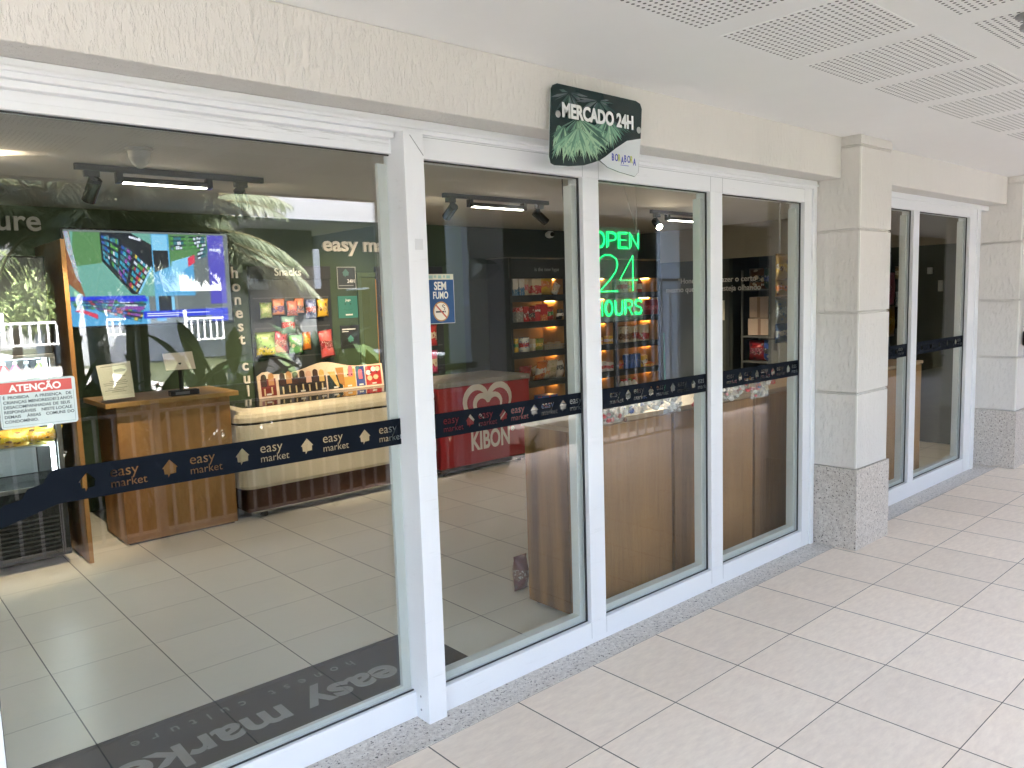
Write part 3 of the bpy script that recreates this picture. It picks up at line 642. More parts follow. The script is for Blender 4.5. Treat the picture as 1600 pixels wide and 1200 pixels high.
# --- grocery shelf unit along the back wall
SF = 4.35
SHELF_LED = emit((1, .55, .16), 8, "warm shelf light")
su = thing("grocery_shelves", (4.35, 4.55, 0), "black grocery shelving of three wooden lit bays on the back wall", "shelving")
XD = [2.985, 3.87, 4.765, 5.69]; SHZ = [1.67, 1.365, 1.02, .67, .33]
m = MB()
for x in XD: m.box(x-.018, x+.018, SF, 4.735, .03, 2.092)
m.box(XD[0]-.018, XD[-1]+.018, SF, 4.735, 0, .03)
for x in XD: m.box(x-.02, x+.02, SF-.002, SF+.012, .03, 2.09)
m.build("upright", BLACK, su, bev=.002)
BACK = plain((.20, .10, .035), .5, 0, .4, .12, "brown shelf back")
bx("back_panel", XD[0], XD[-1], 4.735, 4.748, 0, 2.09, BACK, su)
for i in range(3):
    a, b = XD[i]+.019, XD[i+1]-.019
    for z in SHZ: bx("shelf", a, b, SF+.004, 4.734, z-.075, z, BLACK, su, .002)
    h = bx("header", a, b, SF+.002, SF+.02, 1.86, 2.085, plain((.018, .019, .02), .5), su)
    bx("side_lining", b-.004, b-.0005, SF+.03, 4.734, .35, 1.855, WOOD_R, su)
    for z in [1.855]+[z-.078 for z in SHZ[:-1]]: bx("light_strip", b-.022, b-.010, SF+.17, SF+.33, z-.006, z, SHELF_LED, su)
m = MB().box(XD[0]-.03, XD[-1]+.02, SF-.006, 4.74, 2.092, 2.104).box(XD[0]-.022, XD[0]-.018, SF-.004, SF, 1.87, 2.092); m.build("top_edge", plain((.13, .12, .11), .5), su)
text("header_text", "is the new hype", .062, plain((.38, .38, .37), .5), su, (3.36, SF-.001, 1.945), ext=.0006, sx=1.02)
text("header_text", "life can be easy", .062, plain((.30, .30, .29), .5), su, (3.93, SF-.001, 1.95), ext=.0006)
def onshelf(u, v, z, dy=.07): # a spot on a shelf, dy behind its front edge
    p = at(u, v, y=SF+dy); return Vector((p.x, SF+dy, z+.001))
def S(i): return SHZ[i]
def put(kind, u, si, w_, h, th, cols, label, cat, dy=.07, group=None, **k):
    p = onshelf(u, 500, S(si), dy)
    if kind == 'box': return pbox(cat.replace(' ', '_'), p, w_, th, h, cols, label, cat, group, **k)
    if kind == 'bag': return bag(cat.replace(' ', '_'), p, w_, h, th, cols, label, cat, group, **k)
    if kind == 'can': return can(cat.replace(' ', '_'), p, w_/2, h, cols, label, cat, group)
put('box', 804, 0, .075, .235, .07, (WHT, (.08, .22, .42), WHT), "white milk carton with blue foot at the left end of the top shelf", "milk carton", band=(-.1, .3))
put('box', 814, 0, .085, .265, .07, (WHT, (.06, .20, .42), CRM), "tall white milk carton with blue stripes beside the cream box", "milk carton", band=(-.1, .32))
put('box', 822, 0, .06, .20, .06, (CRM, PNK, WHT), "small cream and pink carton wedged behind the milk", "carton", dy=.12)
put('box', 836, 0, .15, .205, .09, (CRM, RED, CRM), "cream box with red square label on the top left shelf", "box", band=(.12, .5))
put('bag', 852, 0, .24, .25, .09, (YEL, ORA, (.8, .6, .1)), "big yellow and orange chip bag on the top left shelf", "chip bag", ry=.12, dy=.1)
put('bag', 866, 0, .11, .15, .06, (WHT, CRM, (.1, .1, .1)), "small white packet leaning at the end of the top left shelf", "packet", ry=.5)
put('box', 809, 1, .11, .165, .08, ((.33, .31, .28), RED, WHT), "grey box with red top band on the second left shelf", "box", band=(.7, 1.2))
put('box', 819, 1, .08, .175, .08, (RED, DRED, WHT), "narrow red box, second from the left on the second shelf", "box")
put('box', 828, 1, .10, .16, .08, (DRED, BLK, CRM), "dark red box with pale print on the second left shelf", "box")
put('box', 837, 1, .09, .18, .08, (RED, WHT, DRED), "red box with white sash on the second left shelf", "box", band=(.62, .75))
put('box', 847, 1, .11, .195, .08, (RED, ORA, RED), "tallest red box with orange foot on the second left shelf", "box", band=(-.1, .35))
put('bag', 860, 1, .11, .16, .06, (RED, GRN, CRM), "red and green packet between red box and dark wrapper", "packet")
put('bag', 875, 1, .15, .13, .06, (BLK, WHT, BRN), "dark wrapper with white print at the right of the second left shelf", "packet", rx=.2)
put('can', 804.5, 2, .07, .16, .07, (YEL, GRN, CRM), "small yellow topped tin at the left end of the third shelf", "tin")
put('can', 817, 2, .135, .165, .1, (WHT, RED, BLU), "wide red white and blue tin on the third left shelf", "tin")
put('box', 829, 2, .05, .14, .09, (CRM, WHT, CRM), "slim cream carton tilted beside the wide tin", "carton", rz=.3)
put('bag', 840, 2, .16, .14, .07, ((.30, .33, .05), YEL, GRN), "green and yellow packet on the third left shelf", "packet", rx=.15)
t = thing("wire_rack", onshelf(860, 500, S(2)), "small wire rack of sachets on the third left shelf", "rack"); p = wloc(t); m = MB()
for k in range(9): m.tube([(p.x-.15+.04*k, p.y-.05, p.z), (p.x-.15+.04*k, p.y-.05, p.z+.055)], .003, 5)
m.tube([(p.x-.16, p.y-.05, p.z+.055), (p.x+.18, p.y-.05, p.z+.055)], .003, 5); m.tube([(p.x-.16, p.y-.05, p.z+.02), (p.x+.18, p.y-.05, p.z+.02)], .003, 5); m.build("wire", plain((.35, .33, .3), .4, .6), t)
m = MB()
for k in range(7): m.box(p.x-.14+.045*k, p.x-.105+.045*k, p.y-.04, p.y+.02, p.z+.001, p.z+.06+.012*(k % 3))
m.build("sachet", plain((.40, .30, .18), .5, 0, .5, .4), t)
put('bag', 815, 3, .20, .19, .10, (DRED, RED, BRN), "dark red bag at the left of the bread shelf", "bag", rx=.25)
put('bag', 831, 3, .09, .26, .09, (CRM, (.72, .55, .28), CRM), "lower loaf shaped cream bread pack on the fourth left shelf", "bread", ry=1.35, dy=.10)
o = put('bag', 829, 3, .09, .25, .09, ((.75, .60, .32), CRM, (.7, .5, .25)), "upper loaf shaped yellow bread pack lying on the stack", "bread", ry=1.25, dy=.10); o.location.z += .10
put('bag', 840, 3, .18, .23, .09, (ORA, WHT, RED), "orange and white bag in front of the bread packs", "bag", rx=.3, dy=.05)
put('bag', 848, 3, .15, .17, .09, (CRM, (.62, .3, .12), WHT), "crumpled beige bag beside the orange bag", "bag", rx=.3, dy=.06)
put('bag', 857, 3, .18, .23, .09, (CRM, (.42, .36, .2), (.35, .34, .12)), "cream pasta bag leaning on the fourth left shelf", "pasta bag", rx=.25)
put('bag', 874, 3, .17, .20, .08, (WHT, BLK, WHT), "white bag with black badge at the right of the fourth shelf", "bag", ry=-.12, band=(.45, .7))
put('bag', 805, 4, .2, .2, .1, (BRN, ORA, CRM), "brown bag on the lowest left shelf", "bag"); put('box', 850, 4, .25, .15, .15, (BLU, WHT, RED), "blue box on the lowest left shelf", "box")
put('bag', 889+5, 0, .12, .15, .07, (BLK, CRM, WHT), "black packet at the left of the top middle shelf", "packet")
put('bag', 898, 0, .10, .16, .07, ((.12, .07, .03), CRM, CRM), "dark packet with cream oval on the top middle shelf", "packet", band=(.25, .8))
put('bag', 902, 1, .11, .22, .07, (WHT, ORA, RED), "white and orange packet standing on the second middle shelf", "packet", dy=.14)
put('bag', 899, 1, .20, .11, .09, (ORA, YEL, BRN), "flat orange chip bag lying on the second middle shelf", "chip bag", rx=.7)
put('box', 927, 0, .12, .2, .1, (CRM, BRN, WHT), "cream and brown box behind the neon sign on the top middle shelf", "box")
bottle("jar", onshelf(893, 540, S(2)), .045, .17, (.62, .58, .52), (.7, .68, .62), "white jar at the left of the third middle shelf", "jar")
bottle("jar", onshelf(899, 540, S(2)), .05, .17, (.66, .3, .28), (.72, .6, .55), "pink jar on the third middle shelf", "jar", lab=(.6, .05, .06))
bottle("jar", onshelf(907, 540, S(2)), .045, .13, (.08, .32, .09), (.08, .3, .1), "green jar on the third middle shelf", "jar")
put('box', 931, 2, .17, .09, .08, (YEL, ORA, CRM), "long yellow box by the post on the third middle shelf", "box")
put('box', 951, 2, .11, .10, .08, (YEL, WHT, ORA), "short yellow box right of the long yellow box", "box")
for k, (u, c, lab, l) in enumerate(((893, (.5, .30, .06), RED, "amber oil bottle with red label, first of the row"), (898, (.6, .40, .03), YEL, "yellow oil bottle, second of the row"), (903, (.62, .42, .03), (.6, .5, .1), "yellow oil bottle with golden label, third of the row"), (908, (.6, .38, .03), BLK, "yellow oil bottle with dark label beside the white post"))):
    bottle("oil_bottle", onshelf(u, 580, S(3)), .043, .25, c, (.6, .45, .08), l+" on the middle bay's fourth shelf", "oil bottle", lab=lab)
for k, (u, l) in enumerate(((928, "red and white packet stack, left"), (939, "red and white packet stack, middle"), (950, "red and white packet stack, right"))):
    put('box', u, 3, .10, .13-.02*(k == 2), .08, (WHT, RED, PNK), l+" one on the middle bay's fourth shelf", "packet", band=(.3, .62))
put('box', 973, 0, .13, .17, .08, (CRM, RED, BRN), "cream and red box at the left of the top right shelf", "box"); put('can', 985, 0, .08, .15, .08, (YEL, LIM, CRM), "yellow tin on the top right shelf", "tin")
bottle("sauce_bottle", onshelf(999, 450, S(0)), .035, .20, (.5, .05, .03), YEL, "red sauce bottle with yellow cap on the top right shelf", "bottle", lab=CRM)
put('bag', 977, 1, .20, .17, .08, (PNK, WHT, CRM), "pink packet behind the neon letters on the second right shelf", "packet"); put('bag', 995, 1, .2, .15, .08, (CRM, PNK, WHT), "cream packet behind the neon letters on the second right shelf", "packet"); put('box', 1018, 1, .2, .2, .09, (DRED, RED, DRED), "dark red box at the right of the second right shelf", "box")
put('box', 977, 2, .21, .205, .07, (CRM, BRN, (.45, .2, .06)), "cream and brown biscuit box on the third right shelf", "biscuit box", band=(.2, .55)); put('box', 990.5, 2, .10, .20, .07, (CRM, DRED, ORA), "narrow biscuit box between the two wide ones", "biscuit box", band=(.2, .6)); put('box', 1003, 2, .21, .215, .07, (CRM, RED, WHT), "cream and red biscuit box at the right of the row", "biscuit box", band=(.1, .5))
for u, l in ((978, "left blue tin"), (986, "middle blue tin"), (994, "right blue tin")): put('can', u, 3, .105, .185, .1, ((.05, .11, .38), BLU, (.08, .16, .45)), l+" on the fourth right shelf", "tin")
put('box', 1002, 3, .14, .15, .08, (YEL, CRM, BRN), "yellow packet box beside the blue tins", "box"); put('bag', 1010, 3, .22, .07, .1, (ORA, YEL, RED), "flat orange bag lying in front of the yellow box", "bag", rx=1.0)
put('bag', 969.5, 3, .09, .12, .06, (ORA, RED, CRM), "small orange packet left of the blue tins", "packet")
for u, l in ((972, "first"), (978, "second"), (984, "third"), (991, "fourth")): bottle("milk_bottle", onshelf(u, 600, S(4)), .045, .20, (.70, .70, .66), GRN if l == "third" else RED, l+" white bottle in the row on the lowest right shelf", "bottle", lab=(BLU if l == "first" else (.6, .62, .35)))
# --- snack racks on the green wall
def rack(x0, x1, label, tx, s):
    t = thing("snack_rack", ((x0+x1)/2, YB, 1), label, "snack rack")
    bx("panel", x0, x1, YB-.03, YB-.001, .55, 1.885, plain((.022, .024, .027), .45), t, .002)
    h = bx("header", x0, x1, YB-.05, YB-.001, 1.885, 2.01, plain((.016, .017, .019), .5), t, .002)
    text("header_text", s, .102, LETW, h, (tx, YB-.0515, 1.922), ext=.0006, bold=.0015)
    m = MB()
    for z in (1.72, 1.44, 1.16, .9): m.box(x0+.03, x1-.03, YB-.036, YB-.0305, z-.012, z)
    m.build("slot_rail", plain((.10, .10, .10), .4, .5), t)
    return t
rack(.10, .93, "black snack rack with Snacks header beside the lit screen", .345, "Snacks")
rk = rack(1.455, 2.30, "black snack rack with Snacks header partly behind the white post", 1.70, "Snacks")
bx("edge_strip", 1.449, 1.4545, YB-.035, YB-.03, .6, 1.88, plain((.55, .26, .05), .5), rk)  # plain orange strip down the rack's left edge
def hang(u0, v0, u1, v1, cols, label, y=4.62, cat="snack bag", group=None, th=.05, ry=0, **k):
    a = at(u0, v0, y=y); b = at(u1, v1, y=y); w_ = abs(b.x-a.x); h = abs(a.z-b.z)
    o = bag("snack_bag", ((a.x+b.x)/2, y, min(a.z, b.z)), w_, h, th, cols, label, cat, group, ry=ry, **k)
    m = MB().tube([((a.x+b.x)/2, YB-.03, max(a.z, b.z)-.01), ((a.x+b.x)/2, y-.02, max(a.z, b.z)-.012)], .003, 5); m.build("hook", STEEL, o); return o
hang(405, 473, 426, 497, (LIM, (.45, .52, .2), CRM), "pale green snack bag, leftmost of the upper row on the Snacks rack")
hang(424, 467, 446, 492, ((.72, .28, .16), (.22, .12, .25), ORA), "salmon snack bag with violet square on the Snacks rack", band=(.2, .55))
hang(447, 470, 466, 493, ((.70, .22, .15), (.3, .1, .1), PNK), "salmon snack bag with dark stripes, third in the upper row", y=4.60, band=(.1, .4))
hang(459, 466, 476, 489, ((.72, .25, .14), (.12, .08, .1), ORA), "salmon snack bag tucked behind the third one", y=4.66, band=(.15, .5))
hang(476, 468, 496, 498, ((.03, .04, .16), DRED, (.25, .25, .3)), "dark blue snack bag with red print on the Snacks rack")
hang(494, 467, 514, 495, (YEL, (.55, .35, .08), BRN), "golden yellow snack bag, rightmost of the upper row")
hang(438, 494, 463, 520, ((.18, .33, .28), RED, (.3, .4, .35)), "teal snack bag with red foot in the middle of the Snacks rack")
hang(398, 520, 432, 555, (LIM, (.75, .62, .06), (.10, .14, .05)), "light green bag with yellow foot, leftmost of the lower row", band=(-.1, .35))
hang(425, 518, 452, 552, ((.60, .10, .14), (.45, .18, .16), BLK), "crimson snack bag behind the green ones in the lower row", y=4.66)
hang(450, 524, 474, 552, ((.10, .35, .08), (.06, .2, .05), CRM), "bright green snack bag in the lower row of the Snacks rack", y=4.60)
hang(472, 519, 487, 546, (ORA, YEL, BRN), "orange snack bag right of the bright green one")
hang(500, 516, 525, 558, ((.75, .12, .12), DRED, PNK), "coral red snack bag hanging lowest between rack and posters", ry=-.12)
hang(595, 462, 606, 494, (YEL, ORA, BRN), "golden chip bag at the left of the second rack's upper row", foil=.5); hang(600, 463, 614, 496, (YEL, RED, (.3, .15, .02)), "golden chip bag with red print in the second rack's upper row", foil=.5, y=4.60, band=(.05, .35)); hang(610, 462, 634, 494, ((.70, .38, .03), RED, YEL), "orange gold chip bag by the white post in the second rack", foil=.5, band=(.05, .35))
hang(606, 508, 624, 541, (CRM, YEL, (.2, .3, .1)), "cream chip bag in the middle row of the second rack", ry=.08); hang(618, 508, 636, 540, (CRM, BRN, WHT), "cream and brown chip bag half behind the white post", y=4.66)
hang(604, 552, 623, 579, (WHT, (.25, .33, .05), YEL), "white and green chip bag hanging lowest on the second rack", ry=-.12)
hang(666, 508, 684, 540, (RED, CRM, DRED), "red biscuit bag right of the post, upper one"); hang(668, 548, 685, 583, ((.7, .1, .22), CRM, DRED), "pink red biscuit bag right of the post, lower one")
# --- ice cream chest freezer, cream
fz = thing("ice_cream_freezer", (.33, 3.8, 0), "cream rounded ice cream chest freezer with brown base and picture board", "freezer")
FX0, FX1, FY0, FY1 = -.60, 1.265, 3.43, 4.16
m = MB(); loft(m, [(rrect(FX0+.06, FX1-.06, FY0+.05, FY1-.02, .05), .055), (rrect(FX0+.06, FX1-.06, FY0+.05, FY1-.02, .05), .25)]); m.build("base", plain((.075, .030, .018), .45, 0, .4, .1), fz)
L = [(0, .245, .06), (-.02, .25, .09), (0, .29, .12), (0, .742, .14)]
m = MB(); loft(m, [(rrect(FX0+.02, FX1-.02, FY0+.02, FY1-.02, .10), .243), (rrect(FX0, FX1, FY0, FY1, .12), .27), (rrect(FX0, FX1, FY0, FY1, .12), .742)]); m.build("body", CREAM, fz, smooth=False)
m = MB(); loft(m, [(rrect(FX0+.012, FX1-.012, FY0+.012, FY1-.012, .12), .7425), (rrect(FX0+.012, FX1-.012, FY0+.012, FY1-.012, .12), .757)]); m.build("seam", BLACK, fz)
m = MB(); loft(m, [(rrect(FX0-.005+i_, FX1+.005-i_, FY0-.005+i_, FY1-i_, .14), z) for i_, z in ((.01, .757), (0, .765), (0, .80), (.008, .825), (.025, .845), (.05, .857), (.085, .861))]); m.build("lid_rim", CREAM, fz, smooth=False)
m = MB(); loft(m, [(rrect(FX0+.10, FX1-.10, FY0+.12, FY1-.10, .08), .859), (rrect(FX0+.10, FX1-.10, FY0+.12, FY1-.10, .08), .866)]); m.build("glass_lid", plain((.02, .02, .022), .06), fz)
m = MB()
for x in (FX0+.2, FX1-.2):
    for y in (FY0+.12, FY1-.12): m.lathe([(.03, 0), (.03, .055)], (x, y, 0), 12)
m.build("castor", BLACK, fz)
m = MB(); m.box(FX0+.08, FX1-.06, FY0+.045, FY0+.05, .05, .062); m.build("base_trim", STEEL, fz)
HY = 3.98
bd = thing("picture_board", (.42, HY, .866), "cream arched board of ice cream pictures standing on the freezer", "board")
top = []
for i in range(25):
    x = -.19+1.22*i/24; z = 1.055+.02*(x+.19)/1.22; z += .065*math.exp(-((x-.43)/.2)**2)
    if x < -.03: z += .035*math.sin(math.pi*(x+.19)/.16)
    top.append((x, z))
m = MB(); m.prism([(-.19, HY, .868), (1.03, HY, .868)]+[(x, HY+(z-.868)*.12, z) for x, z in reversed(top)], (0, .012, 0)); m.build("board", plain((.72, .55, .40), .45), bd)
def hp(x, z, k=1): return (x, HY+(z-.868)*.12-.0009*k, z)
def panel(m, x0, x1, z0, z1, c, k=1): m.use(c).prism([hp(x0, z0, k), hp(x1, z0, k), hp(x1, z1, k), hp(x0, z1, k)], (0, .0006, 0))
def pop(m, x, z, w_, h, c, k=3, stick=True):
    P = [hp(x-w_/2, z, k), hp(x+w_/2, z, k)]+[hp(x+w_/2*math.cos(a), z+h-w_/2+w_/2*math.sin(a), k) for a in [math.pi*i/6 for i in range(7)]]
    m.use(c).prism(P, (0, .0006, 0))
    if stick: m.use(plain((.62, .48, .26), .5)).prism([hp(x-.007, z-.075, k), hp(x+.007, z-.075, k), hp(x+.007, z-.015, k), hp(x-.007, z-.015, k)], (0, .0006, 0))
CH = plain((.055, .025, .018), .5); CA = plain((.50, .24, .09), .5); PN = plain((.72, .42, .30), .5); GO = plain((.62, .40, .12), .5); TG = plain((.70, .68, .62), .5)
m = MB()
panel(m, -.165, -.03, .885, 1.03, plain((.20, .025, .02), .45)); panel(m, -.005, .44, .885, 1.015, plain((.03, .02, .02), .45)); panel(m, .455, .60, .885, 1.01, plain((.015, .03, .03), .45))
panel(m, .605, .735, .885, 1.05, plain((.66, .33, .07), .45)); panel(m, .745, .835, .885, 1.065, plain((.05, .07, .25), .45)); panel(m, .845, 1.01, .885, 1.06, plain((.45, .025, .025), .45))
for i, (x, c) in enumerate(((-.135, CH), (-.07, CA), (.03, CH), (.09, CA), (.15, CH), (.215, CH), (.275, PN), (.34, CH), (.40, GO))): pop(m, x, .965+.008*(i % 2), .05, .105, c)
m.use(GO).prism([hp(.46, 1.04, 3), hp(.53, 1.04, 3), hp(.565, .90, 3), hp(.545, .90, 3)], (0, .0006, 0)); m.use(plain((.45, .20, .05), .5)).prism([hp(.54, 1.07, 4), hp(.62, 1.07, 4), hp(.62, .90, 4), hp(.57, .93, 4)], (0, .0006, 0))
for x, c in ((.64, CRM), (.69, PNK)): pop(m, x, .98, .045, .10, plain(c, .5), stick=False)
pop(m, .79, .95, .04, .09, plain(PNK, .5), stick=False); panel(m, .755, .785, .96, 1.07, plain((.06, .16, .2), .5), 2)
for x, z, c in ((.875, 1.0, WHT), (.93, 1.03, WHT), (.975, 1.03, CRM), (.885, .95, (.6, .5, .3)), (.95, .955, (.6, .5, .3))):
    m.use(plain(c, .5)).prism([hp(x+.028*math.cos(a*math.pi/4), z+.024*math.sin(a*math.pi/4), 3) for a in range(8)], (0, .0006, 0))
for x, c in ((.90, (.04, .03, .03)), (.965, (.05, .03, .03)), (.66, (.05, .03, .03)), (.70, (.05, .03, .03))): m.use(plain(c, .5)).prism([hp(x+.009*math.cos(a*math.pi/3), 1.0+.009*math.sin(a*math.pi/3), 5) for a in range(6)], (0, .0006, 0))
for x in (-.10, .21, .41, .53, .67, .79, .93): panel(m, x-.022, x+.022, .892, .906, TG, 4)
m.build("pictures", None, bd)
# --- red chest freezer
rf_ = thing("red_freezer", (1.85, 3.8, 0), "red chest freezer with white heart mark and KIBON lettering", "freezer")
RX0, RX1, RY0, RY1 = 1.285, 2.425, 3.48, 4.15
REDP = plain((.36, .012, .02), .3, 0, .5, .02)
bx("body", RX0, RX1, RY0, RY1, .075, .835, REDP, rf_, .012); bx("rim", RX0-.006, RX1+.006, RY0-.006, RY1, .836, .885, plain((.28, .26, .24), .4), rf_, .01)
bx("plinth", RX0+.03, RX1-.03, RY0+.03, RY1-.03, .03, .075, BLACK, rf_)
m = MB()
for x in (RX0+.1, RX1-.1):
    for y in (RY0+.08, RY1-.08): m.lathe([(.02, 0), (.02, .03)], (x, y, 0), 10)
m.build("castor", BLACK, rf_); bx("badge", RX1-.12, RX1-.05, RY0-.0085, RY0-.0065, .85, .87, plain((.4, .36, .36), .4), rf_); bx("tag_plate", 1.47, 1.57, RY0-.002, RY0-.0002, .79, .825, plain((.40, .06, .06), .4), rf_)
KW = plain((.74, .66, .58), .45)
a = at(736, 703, y=RY0); b = at(797, 690, y=RY0)
kz = at(736, 704, y=RY0).z; kh = at(738, 676, y=RY0).z-kz
text("brand_lettering", "KIBON", kh/.70, KW, rf_, (a.x, RY0-.002, kz), ext=.0008, bold=.007, sx=(b.x-a.x)/(kh/.70*3.05))
text("brand_lettering", "®", .06, KW, rf_, (b.x+.015, RY0-.002, kz+kh*.72), ext=.0008)
def ribbon(m, pts, wd, y):
    P = [Vector(p) for p in pts]; n = len(P); L_ = []; R_ = []
    for i in range(n):
        t = (P[min(i+1, n-1)]-P[max(i-1, 0)]).normalized(); nn = Vector((-t.y, t.x)); ww = wd(i/(n-1)) if callable(wd) else wd
        L_.append(P[i]+nn*ww/2); R_.append(P[i]-nn*ww/2)
    for i in range(n-1):
        a_, b_, c_, d_ = L_[i], L_[i+1], R_[i+1], R_[i]
        m.prism([(a_.x, y, a_.y), (b_.x, y, b_.y), (c_.x, y, c_.y), (d_.x, y, d_.y)], (0, -.0008, 0))
hc = at(763, 640, y=RY0); s_ = .30
def heart(k, sgn): # half a heart outline
    return [(hc.x+sgn*k*s_*.0625*16*math.sin(t)**3, .60+k*s_*.0625*(13*math.cos(t)-5*math.cos(2*t)-2*math.cos(3*t)-math.cos(4*t))) for t in [math.pi*i/26 for i in range(27)]]
m = MB()
ribbon(m, heart(.95, -1)[:24], lambda f: .05*math.sin(math.pi*min(1, f*1.1+.08))+.012, RY0-.001)
ribbon(m, heart(.95, 1)[:20], lambda f: .05*math.sin(math.pi*min(1, f*1.1+.08))+.012, RY0-.0019)
ribbon(m, heart(.55, -1)[:22], lambda f: .045*math.sin(math.pi*min(1, f+.08))+.01, RY0-.001); ribbon(m, heart(.55, 1)[:18], lambda f: .04*math.sin(math.pi*min(1, f+.08))+.01, RY0-.0019)
m.build("heart_mark", KW, rf_)
# --- drinks fridge at the left edge and its divider board
t = thing("divider_board", (-1.695, 3.6, 0), "tall narrow wooden board beside the drinks fridge", "board")
bx("board", -1.71, -1.683, 3.29, 4.05, 0, 2.1, WOOD_R, t, .002)
dr = thing("drinks_fridge", (-2.2, 3.7, 0), "tall glass fronted drinks fridge lit from inside at the left edge", "fridge")
DX0, DX1, D0, D1 = -2.55, -1.78, 3.42, 4.08
m = MB(); m.box(DX0, DX0+.04, D0, D1, .06, 2.0); m.box(DX1-.04, DX1, D0, D1, .06, 2.0); m.box(DX0+.04, DX1-.04, D1-.04, D1, .06, 2.0); m.box(DX0+.04, DX1-.04, D0, D1-.04, .06, .52); m.box(DX0+.04, DX1-.04, D0, D1-.04, 1.38, 2.0); m.build("cabinet", BLACK_G, dr, bev=.004)
bx("lining", DX0+.045, DX1-.045, D1-.046, D1-.041, .525, 1.375, plain((.7, .74, .76), .4), dr)
bx("header", DX0+.01, DX1-.01, D0-.012, D0-.001, 1.39, 1.99, plain((.022, .028, .032), .3), dr, .003)
m = MB()
for k in range(9): m.box(DX0+.05, DX1-.06, D0-.014, D0-.001, .10+.028*k, .112+.028*k)
m.build("grille", plain((.03, .032, .035), .5), dr)
text("brand_lettering", "Imbera", .052, plain((.7, .7, .7), .4), dr, (-2.085, D0-.003, .395), ext=.0006, bold=.001)
m = MB(); m.lathe([(.022, 0), (.022, .001)], (-2.12, D0-.0015, .41), 14, (0, -1, 0)); m.build("brand_mark", plain((.6, .6, .6), .4), dr)
for z in (.80, .99, 1.165): bx("shelf", DX0+.045, DX1-.045, D0+.04, D1-.05, z-.012, z, plain((.5, .55, .56), .3), dr)
bx("light_tube", DX1-.06, DX1-.042, D0+.02, D0+.035, .56, 1.37, emit((.82, .95, 1), 7, "cool fridge light"), dr)
bx("light_tube", DX0+.045, DX1-.07, D0+.05, D0+.09, 1.355, 1.372, emit((.82, .95, 1), 5, "cool fridge light"), dr)
d2 = thing("fridge_door", (DX0, D0, .52), "x", "door"); d2.parent = dr; d2.location = Vector((DX0, D0, .52))-Vector(dr.location)
for k_ in ('label', 'category', 'kind'): del d2[k_]
m = MB(); m.box(DX0, DX1, D0-.035, D0-.003, .52, .545); m.box(DX0, DX1, D0-.035, D0-.003, 1.36, 1.385); m.box(DX0, DX0+.03, D0-.035, D0-.003, .545, 1.36); m.box(DX1-.03, DX1, D0-.035, D0-.003, .545, 1.36); m.build("door_frame", plain((.10, .11, .115), .3), d2, bev=.003)
bx("door_glass", DX0+.028, DX1-.028, D0-.022, D0-.016, .54, 1.365, GLASS, d2)
def inf(u, z, dy=.16): p = at(u, 600, y=D0+dy); return Vector((p.x, D0+dy, z+.001))
for (u, z, c, l) in ((8, 1.165, RED, "red drink bottle in the fridge above the warning sign"), (26, 1.165, (.5, .1, .2), "pink drink bottle in the fridge above the warning sign"), (44, 1.165, (.03, .03, .04), "dark drink bottle with white stripes in the fridge"), (64, 1.165, LIM, "lime green drink bottle in the fridge")):
    bottle("drink_bottle", inf(u, z), .034, .17, c, WHT, l, "bottle", lab=WHT)
bag("packet", inf(58, 1.165, .08), .13, .12, .05, (YEL, GRN, YEL), "yellow and green packet lying in the fridge above the warning sign", "packet", rx=.3)
for (u, l, c) in ((18, "dark sandwich pack below the warning sign in the fridge", (BRN, CRM, DRED)), (62, "row of pale buns below the warning sign in the fridge", (CRM, (.6, .35, .2), BRN))): bag("food_pack", inf(u, .99, .1), .24, .10, .12, c, l, "food pack", rx=.25)
bag("fruit_bag", inf(10, .80, .05), .3, .13, .14, (YEL, (.7, .6, .05), BRN), "yellow fruit bag on the bottom fridge shelf", "fruit bag", rx=.3); bag("fruit_bag", inf(52, .80, .05), .28, .12, .13, ((.65, .5, .03), YEL, BLK), "flatter yellow fruit bag at the right of the bottom fridge shelf", "fruit bag", rx=.3); bag("packet", inf(28, .88, .2), .26, .12, .1, (BLU, WHT, CRM), "blue packet behind the yellow fruit bags", "packet")
# --- wooden self service stand
pd = thing("checkout_stand", (-1.02, 3.74, 0), "tall orange brown wooden stand with black top near the freezer", "stand")
bx("cabinet", -1.42, -.63, 3.50, 4.0, .015, .985, WOOD_R, pd, .003); bx("top", -1.50, -.585, 3.43, 4.02, .985, 1.02, plain((.35, .21, .07), .35, 0, .4, .1), pd, .003)
bx("plinth", -1.40, -.65, 3.52, 3.98, 0, .015, BLACK, pd)
lf = thing("leaflet_holder", (-1.38, 3.52, 1.02), "printed white information sheet in a clear stand on the checkout stand", "leaflet")
sh = [at(150, 572, y=3.50), at(203, 564, y=3.50), at(211, 620, y=3.46), at(162, 626, y=3.46)]
m = MB(); m.prism([tuple(p) for p in sh], (0, .003, 0)); m.build("sheet", plain((.42, .44, .36), .5, 0, .5, .05), lf)
dv = lambda a_, b_, f: a_+(b_-a_)*f
def onsh(fx, fz, k=.001): p = dv(dv(sh[3], sh[2], fx), dv(sh[0], sh[1], fx), fz); return (p.x, p.y-k, p.z)
m = MB()
for fz_, a_, b_ in ((.93, .1, .85), (.62, .5, .8), (.5, .3, .8), (.45, .1, .85), (.40, .1, .8), (.30, .2, .8), (.25, .1, .7), (.2, .3, .75)): m.prism([onsh(a_, fz_), onsh(b_, fz_), onsh(b_, fz_+.014), onsh(a_, fz_+.014)], (0, .0005, 0))
m.prism([onsh(.48, .76), onsh(.78, .74), onsh(.85, .80), onsh(.7, .84), onsh(.48, .82)], (0, .0005, 0)); m.build("print", plain((.14, .15, .12), .6), lf)
